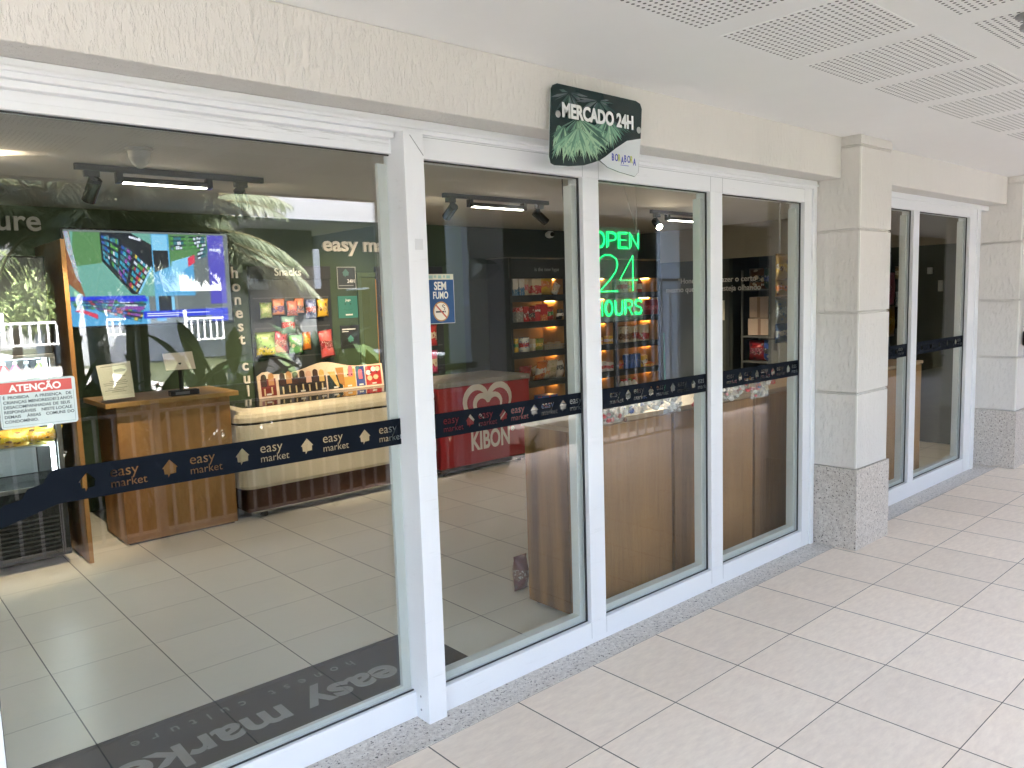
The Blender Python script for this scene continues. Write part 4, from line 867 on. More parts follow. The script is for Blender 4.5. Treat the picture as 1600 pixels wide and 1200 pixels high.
m = MB(); m.prism([tuple(sh[3]), tuple(sh[2]), tuple(sh[2]+Vector((.02, .12, -.006))), tuple(sh[3]+Vector((.02, .12, -.006)))], (0, 0, .003)); m.build("foot", plain((.4, .42, .40), .2), lf)
tb = thing("payment_screen", (-1.03, 3.6, 1.02), "pale blank card screen on a slim stand behind the plants' reflection", "screen")
q4 = [at(254, 553, y=3.66), at(300, 549, y=3.66), at(306, 576, y=3.60), at(260, 579, y=3.60)]
m = MB(); m.prism([tuple(p) for p in q4], (0, .012, 0)); m.build("panel", plain((.60, .55, .48), .45), tb)
c_ = (q4[2]+q4[3])/2
m = MB().tube([(c_.x, c_.y+.03, 1.02), (c_.x, c_.y+.03, c_.z+.05)], .014, 8).lathe([(.07, 0), (.07, .012), (.02, .014)], (c_.x, c_.y+.03, 1.021), 16); m.build("stem", BLACK, tb)
t = thing("card_terminal", (-.98, 3.5, 1.02), "small black card reader lying on the checkout stand", "card reader"); m = MB().box(-1.06, -.86, 3.46, 3.53, 1.021, 1.06); m.build("body", BLACK_G, t, bev=.006); bx("keypad", -1.03, -.93, 3.4585, 3.4598, 1.03, 1.05, plain((.12, .14, .16), .3), t)
# --- wooden counters along the glass
for i, (x0, x1, l) in enumerate(((-.155, .685, "wooden counter nearest the sliding door, its left end facing the floor"), (.70, 1.535, "wooden counter under the neon sign's right side, second from the left"), (1.55, 2.385, "wooden counter half hidden by the pillar, third from the left"), (2.40, 3.235, "wooden counter behind the pillar, left in the far window"), (3.25, 4.22, "wooden counter at the right end in the far window"))):
    t = thing("wooden_counter", ((x0+x1)/2, .57, 0), l, "counter", "wooden counters along the glass")
    bx("carcass", x0, x1, .425, .735, .022, .972, WOOD, t, .002); bx("front_panel", x0+.003, x1-.012, .405, .4235, .024, .965, WOOD, t, .0015)
    bx("top", x0-.008, x1+.004, .398, .75, .9725, .998, WOOD_TOP, t, .002)
    for fx in (x0+.05, x1-.05):
        for fy in (.46, .70): MB().lathe([(.018, 0), (.018, .022)], (fx, fy, 0), 10).build("foot", BLACK, t)
p = at(823, 908, z=.06)
bag("cloth_bag", (p.x, p.y+.05, .0), .1, .2, .10, ((.16, .05, .05), (.2, .1, .08), (.12, .05, .05)), "small dark red bag on the floor behind the first counter", "bag")
# --- crumpled candy bags on the counters
def candy(x, z, w_, h, cols, label, y=.40, rx=0, ry=0):
    _sd[0] += 1; R = random.Random(_sd[0])
    t = thing("sweet_bag", (x, y, z), label, "sweet bag", "clear bags of sweets by the glass")
    m = MB()
    for k in range(26):
        a_, b_ = R.uniform(-.42, .42)*w_, R.uniform(.05, .75)*h; c = Vector((x+a_, y+R.uniform(-.02, .02), z+b_)); m.use(plain(R.choice(cols), .4))
        r_ = R.uniform(.009, .017); m.lathe([(.001, -r_*.7), (r_, -r_*.3), (r_, r_*.3), (.001, r_*.7)], c, 8, (R.uniform(-1, 1), R.uniform(-1, 1), R.uniform(-1, 1)))
    m.build("sweets", None, t)
    pillow(TM((x, y, z), rx, ry, 0), w_, h, .075, 9, 9, seed=_sd[0]).build("wrapper", mk_film_w, t)
def mk_wrap():
    q = N("crinkled clear film"); q.base((.75, .75, .74), .12); nz = q.noise(q.pos(), 40, 3); q.bump(nz, .8, .01); q.b.inputs['Alpha'].default_value = .30; return q.m
mk_film_w = mk_wrap()
CW = (.78, .74, .70)
candy(.13, .985, .20, .13, [RED, DRED, CW, BRN], "clear bag of dark red sweets at the left of the counter top by the post", y=.37)
candy(.33, 1.0, .22, .12, [CW, WHT, BLU, (.6, .6, .6)], "clear bag of pale and blue sweets on the first counter")
candy(.50, 1.01, .20, .11, [CW, WHT, (.5, .5, .55)], "clear bag of white sweets on the first counter's right half")
candy(.64, .98, .17, .12, [CW, (.6, .6, .6)], "nearly empty clear bag hanging over the counter by the white mullion", y=.37)
candy(.90, .945, .20, .22, [PNK, RED, CW, CW], "clear bag of pink and white sweets right of the last mullion", y=.34)
candy(1.06, 1.04, .16, .12, [RED, BLK, CW], "clear bag of red and black sweets over the second counter", y=.36); candy(1.19, .99, .17, .16, [PNK, CRM, CW], "clear bag of pink sweets with a shiny knot", y=.35)
candy(1.33, 1.02, .14, .13, [RED, YEL, CW], "small clear bag of red sweets under the film band", y=.36); candy(1.50, .97, .22, .20, [BLU, PNK, CW, CW], "clear bag of blue and pink sweets near the right frame", y=.34); candy(1.63, 1.04, .16, .13, [PNK, RED, CW], "clear bag of pink sweets furthest right by the frame", y=.35)
# --- clip strip of foil packets hanging in the window
st_ = thing("clip_strip", (1.78, .36, 1.9), "narrow hanging strip holding foil packets by the right frame", "strip"); bx("strip", 1.775, 1.795, .372, .374, 1.12, 2.46, mk_film((.6, .6, .6), .4), st_)
for z, c, l, hh in ((1.70, ((.50, .30, .06), YEL, BRN), "gold foil packet at the top of the hanging strip", .17), (1.60, ((.42, .24, .06), ORA, BRN), "smaller gold foil packet second on the hanging strip", .11), (1.42, ((.22, .22, .20), (.30, .32, .32), (.06, .14, .28)), "silver and blue foil packet low on the hanging strip", .17), (1.30, ((.06, .12, .22), (.4, .42, .42), BLU), "blue foil packet at the foot of the hanging strip", .13)):
    bag("foil_packet", (1.77, .345, z), .17, hh, .05, c, l, "foil packet", foil=.7)
# --- door mat
mt = thing("door_mat", (-1.8, .6, 0), "dark grey door mat with pale upside down shop lettering", "door mat")
bx("mat", -2.75, -.80, .30, .882, .001, .012, plain((.028, .03, .03), .95, 0, .1, .25), mt, .003)
m = MB(); m.box(-2.75, -.80, .855, .884, .0125, .0135); m.build("mat_border", plain((.03, .032, .032), .95, 0, .1, .2), mt)
MATL = plain((.30, .30, .285), .95, 0, .1, .35, "mat lettering")
text("mat_lettering", "easy market", .235, MATL, mt, (-1.10, .655, .0135), right=(-1, 0, 0), up=(0, -1, 0), ext=.0008, bold=.006, sx=1.08)
text("mat_lettering", "honest culture", .075, plain((.2, .2, .19), .95, 0, .1, .3), mt, (-1.21, .80, .0135), right=(-1, 0, 0), up=(0, -1, 0), ext=.0008, spacing=2.05)
# --- stickers on the glass
wn_ = thing("warning_sticker", (-2.45, DY-.005, 1.33), "white ATENÇÃO warning sticker with red heading on the sliding door", "sticker")
AX0, AX1, AZ0, AZ1 = -2.545, -2.357, 1.329, 1.462; ay = DY-.0065
m = MB(); L_ = rrect(AX0, AX1, AZ0, AZ1, .008, 3); m.prism([(x, ay, z) for x, z in L_], (0, .0014, 0)); m.build("sheet", plain((.60, .70, .70), .4), wn_)
bx("heading", AX0+.003, AX1-.009, ay-.0006, ay-.0001, 1.425, 1.456, plain((.62, .10, .09), .4), wn_)
text("sticker_text", "ATENÇÃO", .026, plain((.88, .85, .82), .5), wn_, (AX0+.026, ay-.001, 1.431), ext=.0002, bold=.0009, sx=1.02)
m = MB(); r4 = (AX0+.004, AX1-.006, AZ0+.006, 1.423)
for q in ((r4[0], r4[1], r4[2], r4[2]+.0008), (r4[0], r4[0]+.0008, r4[2], r4[3]), (r4[1]-.0008, r4[1], r4[2], r4[3])): m.box(q[0], q[1], ay-.0006, ay-.0001, q[2], q[3])
m.build("border", plain((.2, .3, .33), .5), wn_)
INK = plain((.04, .07, .08), .5)
for i, ws in enumerate((["É", "PROIBIDA", "A", "PRESENÇA", "DE"], ["CRIANÇAS", "MENORES", "DE", "12", "ANOS"], ["DESACOMPANHADAS", "DE", "SEUS"], ["RESPONSÁVEIS", "NESTE", "LOCAL", "E"], ["DEMAIS", "ÁREAS", "COMUNS", "DO"], ["CONDOMÍNIO."])):
    wl = [.0078*len(w_)*.98 for w_ in ws]; gap = (.168-sum(wl))/max(1, len(ws)-1); x = AX0+.009
    o_ = None
    for w_, l_ in zip(ws, wl): text("sticker_text", w_, .0115, INK, wn_, (x, ay-.0008, 1.411-.0132*i), ext=.0002, bold=.0002); x += l_+gap
sf_ = thing("no_smoking_sticker", (-1.08, GY-.005, 1.55), "blue SEM FUMO no smoking sticker on the glass", "sticker")
SX0, SX1, SZ0, SZ1 = -1.153, -1.013, 1.553, 1.744; sy = GY-.0065
bx("sheet", SX0, SX1, sy, sy+.0014, SZ0, 1.722, plain((.012, .07, .19), .4), sf_); bx("top_label", SX0, SX1-.001, sy, sy+.0013, 1.7225, SZ1, plain((.62, .60, .44), .4), sf_)
m = MB(); m.box(SX1-.0015, SX1, sy-.0006, sy-.0001, SZ0, 1.722); m.box(SX0, SX1, sy-.0006, sy-.0001, SZ0, SZ0+.002); m.build("border", plain((.6, .58, .48), .4), sf_)
text("sticker_text", "SEM", .043, plain((.80, .76, .66), .5), sf_, (-1.079, sy-.0006, 1.684), ext=.0002, bold=.0012, align='CENTER', sx=.80); text("sticker_text", "FUMO", .038, plain((.80, .76, .66), .5), sf_, (-1.079, sy-.0006, 1.650), ext=.0002, bold=.0008, align='CENTER', sx=.70)
for k, (x_, w_) in enumerate(((-1.135, .022), (-1.108, .012), (-1.088, .016), (-1.064, .010), (-1.048, .018))): bx("sticker_print", x_, x_+w_, sy-.0006, sy-.0001, 1.727+.003*(k % 2), 1.739, plain((.30, .45, .38), .5), sf_)
sg = MB(); cx_, cz_ = -1.079, 1.600
sg.use(plain((.45, .22, .05), .4)).lathe([(.0385, 0), (.0385, .0004)], (cx_, sy-.0001, cz_), 30, (0, -1, 0)); sg.use(plain((.78, .70, .56), .4)).lathe([(.0335, .0005), (.0335, .0008)], (cx_, sy-.0001, cz_), 30, (0, -1, 0))
sg.use(BLACK).box(cx_-.026, cx_+.013, sy-.0013, sy-.001, cz_-.004, cz_+.002).box(cx_+.016, cx_+.021, sy-.0013, sy-.001, cz_-.004, cz_+.002)
ribbon(sg, [(cx_+.014, cz_+.005), (cx_+.018, cz_+.013), (cx_+.010, cz_+.017), (cx_+.005, cz_+.022), (cx_+.010, cz_+.026), (cx_+.018, cz_+.022)], .003, sy-.001)
sg.use(plain((.50, .10, .06), .4)); ribbon(sg, [(cx_-.025, cz_+.025), (cx_+.025, cz_-.025)], .006, sy-.0015); sg.build("no_smoking_mark", None, sf_)
# --- neon sign
ne = thing("neon_sign", (.22, .40, 1.5), "hanging green neon sign reading OPEN 24 HOURS on clear acrylic", "neon sign")
NEON = emit((.008, 1.0, .19), .34, "green neon"); ny = .40
SEG = {'O': [[(.5+.5*math.cos(a), .5+.5*math.sin(a)) for a in [math.pi*2*i/18 for i in range(19)]]], 'P': [[(0, 0), (0, 1), (.6, 1), (.95, .9), (1, .73), (.95, .55), (.6, .46), (0, .46)]], 'E': [[(1, 1), (0, 1), (0, 0), (1, 0)], [(0, .52), (.85, .52)]], 'N': [[(0, 0), (0, 1), (1, 0), (1, 1)]],
 'H': [[(0, 0), (0, 1)], [(1, 0), (1, 1)], [(0, .5), (1, .5)]], 'U': [[(0, 1), (0, .35), (.1, .1), (.5, 0), (.9, .1), (1, .35), (1, 1)]], 'R': [[(0, 0), (0, 1), (.6, 1), (.95, .9), (1, .74), (.95, .58), (.6, .48), (0, .48)], [(.5, .48), (1, 0)]], 'S': [[(1, .85), (.8, .98), (.5, 1), (.15, .95), (0, .77), (.15, .6), (.5, .52), (.85, .42), (1, .24), (.85, .05), (.5, 0), (.15, .03), (0, .15)]],
 '2': [[(0, .72), (.05, .9), (.3, 1), (.65, 1), (.92, .9), (1, .74), (.9, .55), (.55, .3), (.15, .08), (0, 0), (1, 0)]], '4': [[(.74, 0), (.74, 1), (0, .3), (1, .3)]]}
def neon(word, x0, x1, z0, z1, dbl, r=.0034):
    n = len(word); g = (x1-x0)*.05; cw = ((x1-x0)-g*(n-1))/n
    for i, ch in enumerate(word):
        m = MB(); xo = x0+i*(cw+g)
        for st in SEG[ch]:
            m.tube([(xo+px*cw, ny-.012, z0+pz_*(z1-z0)) for px, pz_ in st], r, 7)
            if dbl and ch in 'OPENURS':
                k = .80; m.tube([(xo+(px*.74+.13+.05)*cw, ny-.012, z0+(pz_*.80+.10)*(z1-z0)) for px, pz_ in st], r*.7, 6)
        m.build("neon_letter", NEON, ne)
def nz_(v): return at(960, v, y=ny).z
neon("OPEN", .045, .383, nz_(388), nz_(363), True); neon("24", .07, .372, nz_(455), nz_(399), False); neon("HOURS", .03, .405, nz_(493), nz_(469), True)
ACR = mk_film((.55, .6, .58), .10, .05)
zz = [nz_(v) for v in (502, 462, 392, 355)]
m = MB(); L_ = rrect(0, 1, 0, 1, .2, 4)
for a_, b_, c_, d_ in ((-.015, .43, zz[0], zz[1]), (.05, .39, zz[1]+.0005, zz[2]-.0005), (.02, .41, zz[2], zz[3])): m.box(a_, b_, ny, ny+.005, c_, d_)
m.build("acrylic_plate", ACR, ne, bev=.002)
m = MB()
for x in (.045, .385): m.lathe([(.007, -.012), (.007, .004)], (x, ny, zz[3]-.02), 10, (0, 1, 0))
m.build("standoff", STEEL, ne)
m = MB().tube([(.385, ny, zz[3]-.02), (.38, ny, IZ)], .0012, 5).tube([(.385, ny, zz[3]-.02), (.20, ny+.02, IZ)], .0012, 5).tube([(.045, ny, zz[3]-.02), (.05, ny, IZ)], .0012, 5); m.build("hanging_cord", plain((.35, .33, .3), .5), ne)
t = thing("loose_cable", (-.42, .36, 2), "thin dark cable hanging from the ceiling left of the neon sign", "cable")
MB().tube([(at(u, v, y=.36)) for u, v in ((878, 268), (879, 300), (884, 340), (883, 362))], .003, 6).build("cable", BLACK, t)
MB().box(-.44, -.41, .35, .37, IZ-.01, IZ).tube([tuple(at(878, 268, y=.36)), (-.425, .36, IZ)], .003, 6).build("clip", BLACK, t)
# --- sign over the door
ms = thing("market_sign", (-.38, -.03, 2.17), "rounded palm leaf sign reading MERCADO 24H above the shopfront", "sign")
def SP(X, Y, y=-.034): return at(800+X/6.6667, 100+Y/6.6667, y=y)
Yb = -.034
O = [(412, 250), (430, 215), (470, 200), (900, 296), (1290, 385), (1335, 415), (1352, 470), (1340, 780), (1318, 1125), (1280, 1172), (1120, 1125), (1000, 1075), (915, 1003), (840, 1030), (750, 1055), (600, 1062), (450, 1052), (412, 1030), (396, 960)]
m = MB(); m.prism([tuple(SP(*p)) for p in O], (0, .006, 0)); m.build("plate", plain((.010, .026, .026), .25), ms)
m = MB(); m.prism([(p.x, Yb+.0062, p.z) for p in [SP(*q) for q in O]], (0, .002, 0)); m.build("plate_edge", plain((.70, .78, .76), .3), ms)
Wl = [(1341, 778), (1200, 800), (1080, 880), (980, 962), (918, 1003), (1000, 1074), (1120, 1124), (1280, 1170), (1316, 1125)]
R = random.Random(3); m = MB()
inside = lambda X, Y: 405 < X < 1340 and 225+(X-412)*.235 < Y < 1040 and not (X > 930 and Y > 990-(X-930)*.75)
cols = [plain(c, .3) for c in ((.02, .055, .055), (.035, .09, .075), (.06, .15, .11), (.12, .27, .19), (.22, .42, .28), (.35, .55, .36), (.10, .13, .14), (.05, .07, .09))]
for (cx0, cy0, n, spread, r0, lens_) in ((690, 560, 90, 1.25, 30, 520), (1000, 560, 60, 1.2, 30, 420), (480, 620, 40, .8, 20, 460), (1180, 330, 40, 2.6, 20, 330), (600, 300, 40, 2.8, 20, 300), (900, 380, 36, 2.6, 20, 260), (540, 640, 90, .9, 20, 410), (690, 650, 110, 1.0, 20, 400), (840, 640, 80, .9, 20, 380), (1010, 600, 60, .8, 20, 330)):
    for k in range(n):
        a = math.pi/2+R.uniform(-spread, spread)*.9; L0 = R.uniform(.35, 1)*lens_
        p0 = (cx0+r0*math.cos(a), cy0+r0*math.sin(a)); p1 = (cx0+L0*math.cos(a), cy0+L0*math.sin(a)); nrm = (-math.sin(a), math.cos(a)); wd = R.uniform(6, 15)
        mid = ((p0[0]*.4+p1[0]*.6), (p0[1]*.4+p1[1]*.6)); q = [p0, (mid[0]+nrm[0]*wd, mid[1]+nrm[1]*wd), p1, (mid[0]-nrm[0]*wd, mid[1]-nrm[1]*wd)]
        if all(inside(*z) for z in q):
            lo = max(0, min(5, int((p1[1]-440)/95)+R.randint(-2, 1))) if p1[1] > 480 else R.choice((0, 1, 6, 7))
            m.use(cols[lo]).prism([tuple(SP(*z, y=Yb-.0006-.00002*k)) for z in q], (0, .0004, 0))
m.build("leaf_print", None, ms)
m = MB(); m.prism([tuple(SP(*p, y=Yb-.004)) for p in Wl], (0, .0015, 0)); m.build("white_corner", plain((.66, .70, .72), .35), ms)
a = SP(512, 535); b = SP(1250, 668)
text("sign_lettering", "MERCADO 24H", .077, plain((.86, .87, .86), .4), ms, (a.x, Yb-.0045, a.z-.004), ext=.001, bold=.0028, sx=(b.x-a.x)/(.077*6.75))
c1 = SP(1030, 990); BLp = plain((.03, .05, .40), .4); LMp = plain((.45, .5, .06), .4)
xx = c1.x; wdt = SP(1285, 1040).x-c1.x
for i, (ch, mat_) in enumerate(zip("BORABORA", (BLp, BLp, LMp, BLp)*2)): text("sign_lettering", ch, .042, mat_, ms, (xx+wdt*i/8.0, Yb-.005, c1.z-.006-(.008 if ch == 'A' else 0)), ext=.0005, bold=.0006, sx=.62)
bx("sign_rule", xx+wdt*.35, xx+wdt*.68, Yb-.0052, Yb-.0046, c1.z-.022, c1.z-.0185, plain((.25, .28, .55), .4), ms)
for X, Y in ((478, 520), (1320, 690)):
    p = SP(X, Y); MB().lathe([(.012, -.012), (.014, -.006), (.014, .0015), (.010, .003)], (p.x, Yb, p.z), 18, (0, -1, 0)).build("standoff", plain((.5, .5, .5), .3, .8), ms)
m = MB()
for X, Y in ((478, 520), (1320, 690)): p = SP(X, Y); m.lathe([(.008, 0), (.008, .026)], (p.x, Yb+.008, p.z), 10, (0, 1, 0))
m.build("spacer", STEEL, ms)
# --- things in the store room and far window
for k, (y0, y1, z0, z1, c, l) in enumerate(((2.90, 3.16, 1.30, 1.56, (.50, .40, .34), "upper cardboard box in the store doorway"), (2.86, 3.18, 1.08, 1.29, (.56, .45, .38), "lower cardboard box in the store doorway"))):
    t = thing("cardboard_box", (XS+.4, (y0+y1)/2, z0), l, "cardboard box"); bx("carton", XS+.25, XS+.6, y0, y1, z0, z1, plain(c, .8, 0, .2, .08), t, .003); bx("tape", XS+.248, XS+.2498, (y0+y1)/2-.02, (y0+y1)/2+.02, z0+.003, z1-.003, plain((.30, .20, .15), .4), t)
t = thing("store_shelf", (XS+.45, 3.05, 0), "dark metal shelf full of stock in the store room", "shelf"); m = MB()
for z in (.45, .75, 1.07, 1.66): m.box(XS+.22, XS+.65, 2.78, 3.26, z-.02, z)
for y in (2.78, 3.24):
    for x in (XS+.22, XS+.63): m.box(x, x+.02, y, y+.02, 0, 1.9)
m.build("frame", plain((.16, .17, .17), .5, .3), t)
for k, (y, z, c, l) in enumerate(((2.90, .75, (BLU, BLK, WHT), "dark blue bag in the store room"), (3.10, .75, (DRED, (.2, .02, .06), BLK), "wine red bag in the store room"), (2.98, .45, (BLK, BRN, BLU), "black sack low in the store room"), (2.9, 1.66, ((.05, .12, .12), BLU, WHT), "teal pack on top of the store shelf"), (3.1, 1.66, (BRN, BLK, CRM), "brown pack on top of the store shelf"))):
    bag("stock_bag", (XS+.35, y, z+.001), .26, .26, .16, c, l, "bag", rz=math.pi/2)
br = thing("broom", (5.55, 4.30, 0), "green handled broom leaning beside the shelves", "broom")
MB().tube([tuple(at(1037, 520, y=4.28)), (5.64, 4.24, .12)], .013, 8).build("handle", plain((.03, .20, .12), .4), br); MB().box(5.53, 5.70, 4.21, 4.27, 0, .12).build("brush", plain((.05, .16, .10), .8), br)
# items seen through the far window
def fw_bag(u0, v0, u1, v1, y, c, l, cat, **k):
    a = at(u0, v0, y=y); b = at(u1, v1, y=y); return bag(cat.replace(' ', '_'), ((a.x+b.x)/2, y, b.z), abs(b.x-a.x), abs(a.z-b.z), .07, c, l, cat, **k)
hr = thing("hook_rail", (4.6, 1.1, 1.7), "dark display panel with hooks seen through the far window", "display"); pa = at(1380, 372, y=1.25); pb = at(1452, 372, y=1.25)
bx("panel", pa.x-.6, pb.x, 1.30, 1.33, 0, 1.98, plain((.035, .037, .036), .5), hr); text("panel_text", "can be", .10, plain((.4, .4, .4), .5), hr, (at(1380, 395, y=1.29).x-.06, 1.297, at(1395, 394, y=1.29).z), ext=.0006)
bx("edge", pb.x, pb.x+.012, 1.29, 1.34, 1.62, 2.0, plain((.3, .29, .26), .5), hr)
fw_bag(1433, 416, 1447, 436, 1.22, ((.60, .28, .02), YEL, BRN), "orange snack bag hanging in the far window", "snack bag"); fw_bag(1398, 416, 1420, 436, 1.22, ((.30, .22, .10), CRM, BRN), "brown and cream snack bags hanging in the far window", "snack bag")
fw_bag(1384, 426, 1397, 476, 1.2, ((.35, .07, .12), (.30, .06, .1), (.4, .1, .15)), "dull pink cloth hanging in the far window", "cloth"); fw_bag(1384, 478, 1397, 525, 1.2, ((.30, .16, .01), (.4, .25, .02), (.25, .14, .01)), "mustard yellow bag hanging in the far window", "bag")
fw_bag(1399, 456, 1420, 478, 1.2, ((.32, .42, .46), (.2, .3, .35), WHT), "pale blue packet hanging in the far window", "packet")
o = MB().box(*(lambda a, b: (a.x, b.x, 1.15, 1.28, b.z, a.z))(at(1399, 480, y=1.2), at(1421, 510, y=1.2))).build("till", BLACK_G, None, bev=.01); tag(o, "black till unit on the counter in the far window", "till")
for (u0, v0, u1, v1, x, l) in ((1449, 418, 1457, 428, 4.9, "small square white wall switch seen in the far window"), (1466, 438, 1473, 455, 4.9, "tall white wall plate seen in the far window")):
    a = at(u0, v0, x=XS-.014); b = at(u1, v1, x=XS-.014); tag(MB().box(XS-.02, XS-.0005, b.y, a.y, b.z, a.z).build("wall_switch", plain((.45, .48, .48), .4), None, bev=.003), l, "switch")
# ================================================================ COURTYARD (in front of the shop; seen mirrored in the glass)
def atr(u, v, y, g=.2):
    p = at(u, v, y=2*g-y); p.y = y; return p
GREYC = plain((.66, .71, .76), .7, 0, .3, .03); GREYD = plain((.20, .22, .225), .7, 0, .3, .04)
def column(x0, x1, y0, y1, ztop, label, z0=0, mat=None):
    t = thing("column", ((x0+x1)/2, (y0+y1)/2, z0), label, "column"); m = MB(); zs = [z0, z0+1.0, z0+1.49, z0+1.99, ztop]
    for a, b in zip(zs, zs[1:]): m.box(x0, x1, y0, y1, a+.008, b-.008)
    for z in zs[1:-1]: m.box(x0+.008, x1-.008, y0+.008, y1-.008, z-.009, z+.009)
    m.box(x0+.004, x1-.004, y0+.004, y1-.004, ztop-.008, ztop); m.box(x0+.004, x1-.004, y0+.004, y1-.004, z0, z0+.008)
    m.build("shaft", mat or GREYC, t, bev=.003); return t
def wall_lamp(x0, x1, y, z, label, s=1.0):
    """wedge shaped lamp: back plate on the column, tilted glass on top, body below; y is the column face (towards +y)"""
    t = thing("wall_lamp", ((x0+x1)/2, y, z), label, "wall lamp"); d = .17*s; h = .19*s
    m = MB(); m.prism([(x0, y, z), (x0, y, z+h), (x0, y+d, z+h*.62), (x0, y+d, z+h*.42)], (x1-x0, 0, 0)); m.build("body", plain((.42, .47, .50), .4), t, bev=.004)
    nrm = Vector((0, h*.38, d)).normalized(); e = .02
    def tp(x, f): return Vector((x, y+d*f, z+h-(h*.38)*f))+nrm*.002
    m = MB(); m.prism([tuple(tp(x0+e, .12)), tuple(tp(x1-e, .12)), tuple(tp(x1-e, .86)), tuple(tp(x0+e, .86))], tuple(nrm*.003)); m.build("lamp_glass", plain((.16, .22, .28), .1), t); return t
column(1.62, 2.05, -3.36, -3.02, WZ, "grey grooved column at the walkway edge mirrored beside the SEM FUMO sticker")
column(4.82, 5.28, -3.36, -3.02, WZ, "grey grooved column mirrored behind the neon sign's right side")
column(-3.6, -3.15, -3.36, -3.02, WZ, "grey grooved column at the walkway edge outside the photo")
wall_lamp(1.64, 1.86, -3.019, 1.83, "wedge shaped grey lamp on the column mirrored right of the SEM FUMO sticker")
# railing along the walkway edge
rl = thing("walkway_railing", (-1.5, -2.95, 0), "dark metal railing with flat handrail and thin bars along the walkway edge", "railing")
RX = (-6.2, 1.60)
MB().box(RX[0], RX[1], -2.985, -2.915, 1.045, 1.075).box(RX[0], RX[1], -2.98, -2.92, 1.02, 1.0445).build("handrail", plain((.15, .17, .19), .35, .2), rl, bev=.004)
MB().box(RX[0], RX[1], -2.965, -2.935, .93, .95).build("top_rail", plain((.40, .40, .42), .35, .2), rl); MB().box(RX[0], RX[1], -2.965, -2.935, .06, .085).build("bottom_rail", plain((.40, .40, .42), .35, .2), rl)
for x in (-5.2, -3.9, -2.6, -1.22, .12, 1.45): bx("post", x, x+.045, -2.972, -2.928, 0, 1.019, plain((.34, .34, .36), .35, .2), rl)
m = MB(); x = RX[0]
while x < RX[1]: m.box(x, x+.018, -2.959, -2.941, .0855, .9295); x += .118
m.build("baluster_panel", plain((.62, .60, .61), .35, .2), rl)
gt = thing("bar_gate", (3.7, -2.95, 0), "tall white bar gate mirrored behind the neon sign", "gate")
m = MB(); x = 3.12
while x < 4.75: m.box(x, x+.022, -2.961, -2.939, .06, 1.78); x += .155
m.build("bar_panel", plain((.7, .7, .7), .4), gt); MB().box(3.1, 4.78, -2.968, -2.932, .03, .06).box(3.1, 4.78, -2.968, -2.932, 1.78, 1.81).build("frame", plain((.7, .7, .7), .4), gt)
rp = thing("ramp_rail", (2.6, -5.5, 0), "pale round handrail running away from the column beside the planting", "handrail"); MB().tube([(2.56, -4.0, 1.0), (2.56, -11, 1.0)], .035, 10).build("handrail", plain((.6, .64, .68), .3, .3), rp)
m = MB()
for y in (-4.1, -6.4, -8.7, -10.9): m.tube([(2.56, y, -.06), (2.56, y, .97)], .02, 8)
m.build("post", plain((.5, .53, .56), .3, .3), rp)
# pavilion opposite with its own columns
pv = thing("pavilion", (-4, -10, -.06), "grey flat roofed pavilion across the courtyard mirrored above the palms", "pavilion")
PX = 3.40
bx("roof_slab", -16, PX, -13.5, -7.15, 2.78, 3.35, plain((.27, .29, .31), .7, 0, .3, .03), pv, .01)
bx("ceiling", -16, PX-.02, -13.4, -7.2, 2.765, 2.779, plain((.36, .38, .41), .8, 0, .3, .03), pv)
c1a, c1b = atr(393, 500, -8.3), atr(497, 500, -8.3)
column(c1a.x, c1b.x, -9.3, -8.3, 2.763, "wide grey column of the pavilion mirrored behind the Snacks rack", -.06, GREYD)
wall_lamp(c1a.x-.02, c1a.x+.30, -8.299, 1.88, "wedge shaped grey lamp on the pavilion column beside the Snacks header", 1.3)
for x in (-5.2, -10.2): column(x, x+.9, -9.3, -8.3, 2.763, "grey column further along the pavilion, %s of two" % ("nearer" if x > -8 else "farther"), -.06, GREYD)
pq = at(285, 500, y=7.6)
# white walled block behind with balconies
WB = thing("white_block", (0, -24, 0), "distant pale apartment block with white balcony railings across the courtyard", "building")
WHB = plain((.74, .75, .76), .7, 0, .3, .02)
WX = atr(107, 480, -24.6).x
bx("wall", WX, atr(470, 440, -24.5).x, -30, -24.6, -.06, 2.2, plain((.34, .36, .38), .7, 0, .3, .05), WB); CX = atr(470, 440, -24.5).x
bx("slab", atr(280, 440, -23).x, CX, -24.59, -22.9, 2.2, 3.6, WHB, WB); bx("wall", WX+.1, CX, -30, -24.6, 3.6, 5.5, plain((.24, .26, .28), .7, 0, .3, .05), WB)
tag(bx("dark_filler_wall", CX+.02, 11.4, -25.2, -24.7, -.06, 7, plain((.035, .042, .035), .8, 0, .2, .08)), "added wall coloured very dark to stand for shade behind the easy market lettering", "wall")  # wall added to darken the reflection, shade put into its colour
def balcony(u0, u1, vt, vb, y):
    a, b = atr(u0, vt, y), atr(u1, vb, y); xa, xb = min(a.x, b.x), max(a.x, b.x)
    m = MB(); x = xa
    while x < xb: m.box(x, x+.05, y-.03, y, b.z+.05, a.z-.06); x += .2
    m.box(xa, xb, y-.05, y+.02, a.z-.06, a.z); m.box(xa, xb, y-.05, y+.02, b.z, b.z+.05); x = xa
    while x < xb: m.box(x, x+.09, y-.06, y+.03, b.z+.05, a.z+.25); x += 1.6
    m.build("balcony_railing", plain((.80, .80, .80), .5), WB)
balcony(288, 392, 497, 527, -22.5); balcony(163, 203, 498, 523, -22.5); balcony(0, 104, 505, 538, -20.0)
for (u, v, w_, h) in ((300, 470, .9, 1.1), (330, 465, 1.2, .6), (250, 470, 1, 1.1), (180, 480, 1, 1)):
    p = atr(u, v, -24.59); bx("window", p.x-w_/2, p.x+w_/2, -24.598, -24.56, p.z-h/2, p.z+h/2, plain((.06, .07, .075), .2), WB)
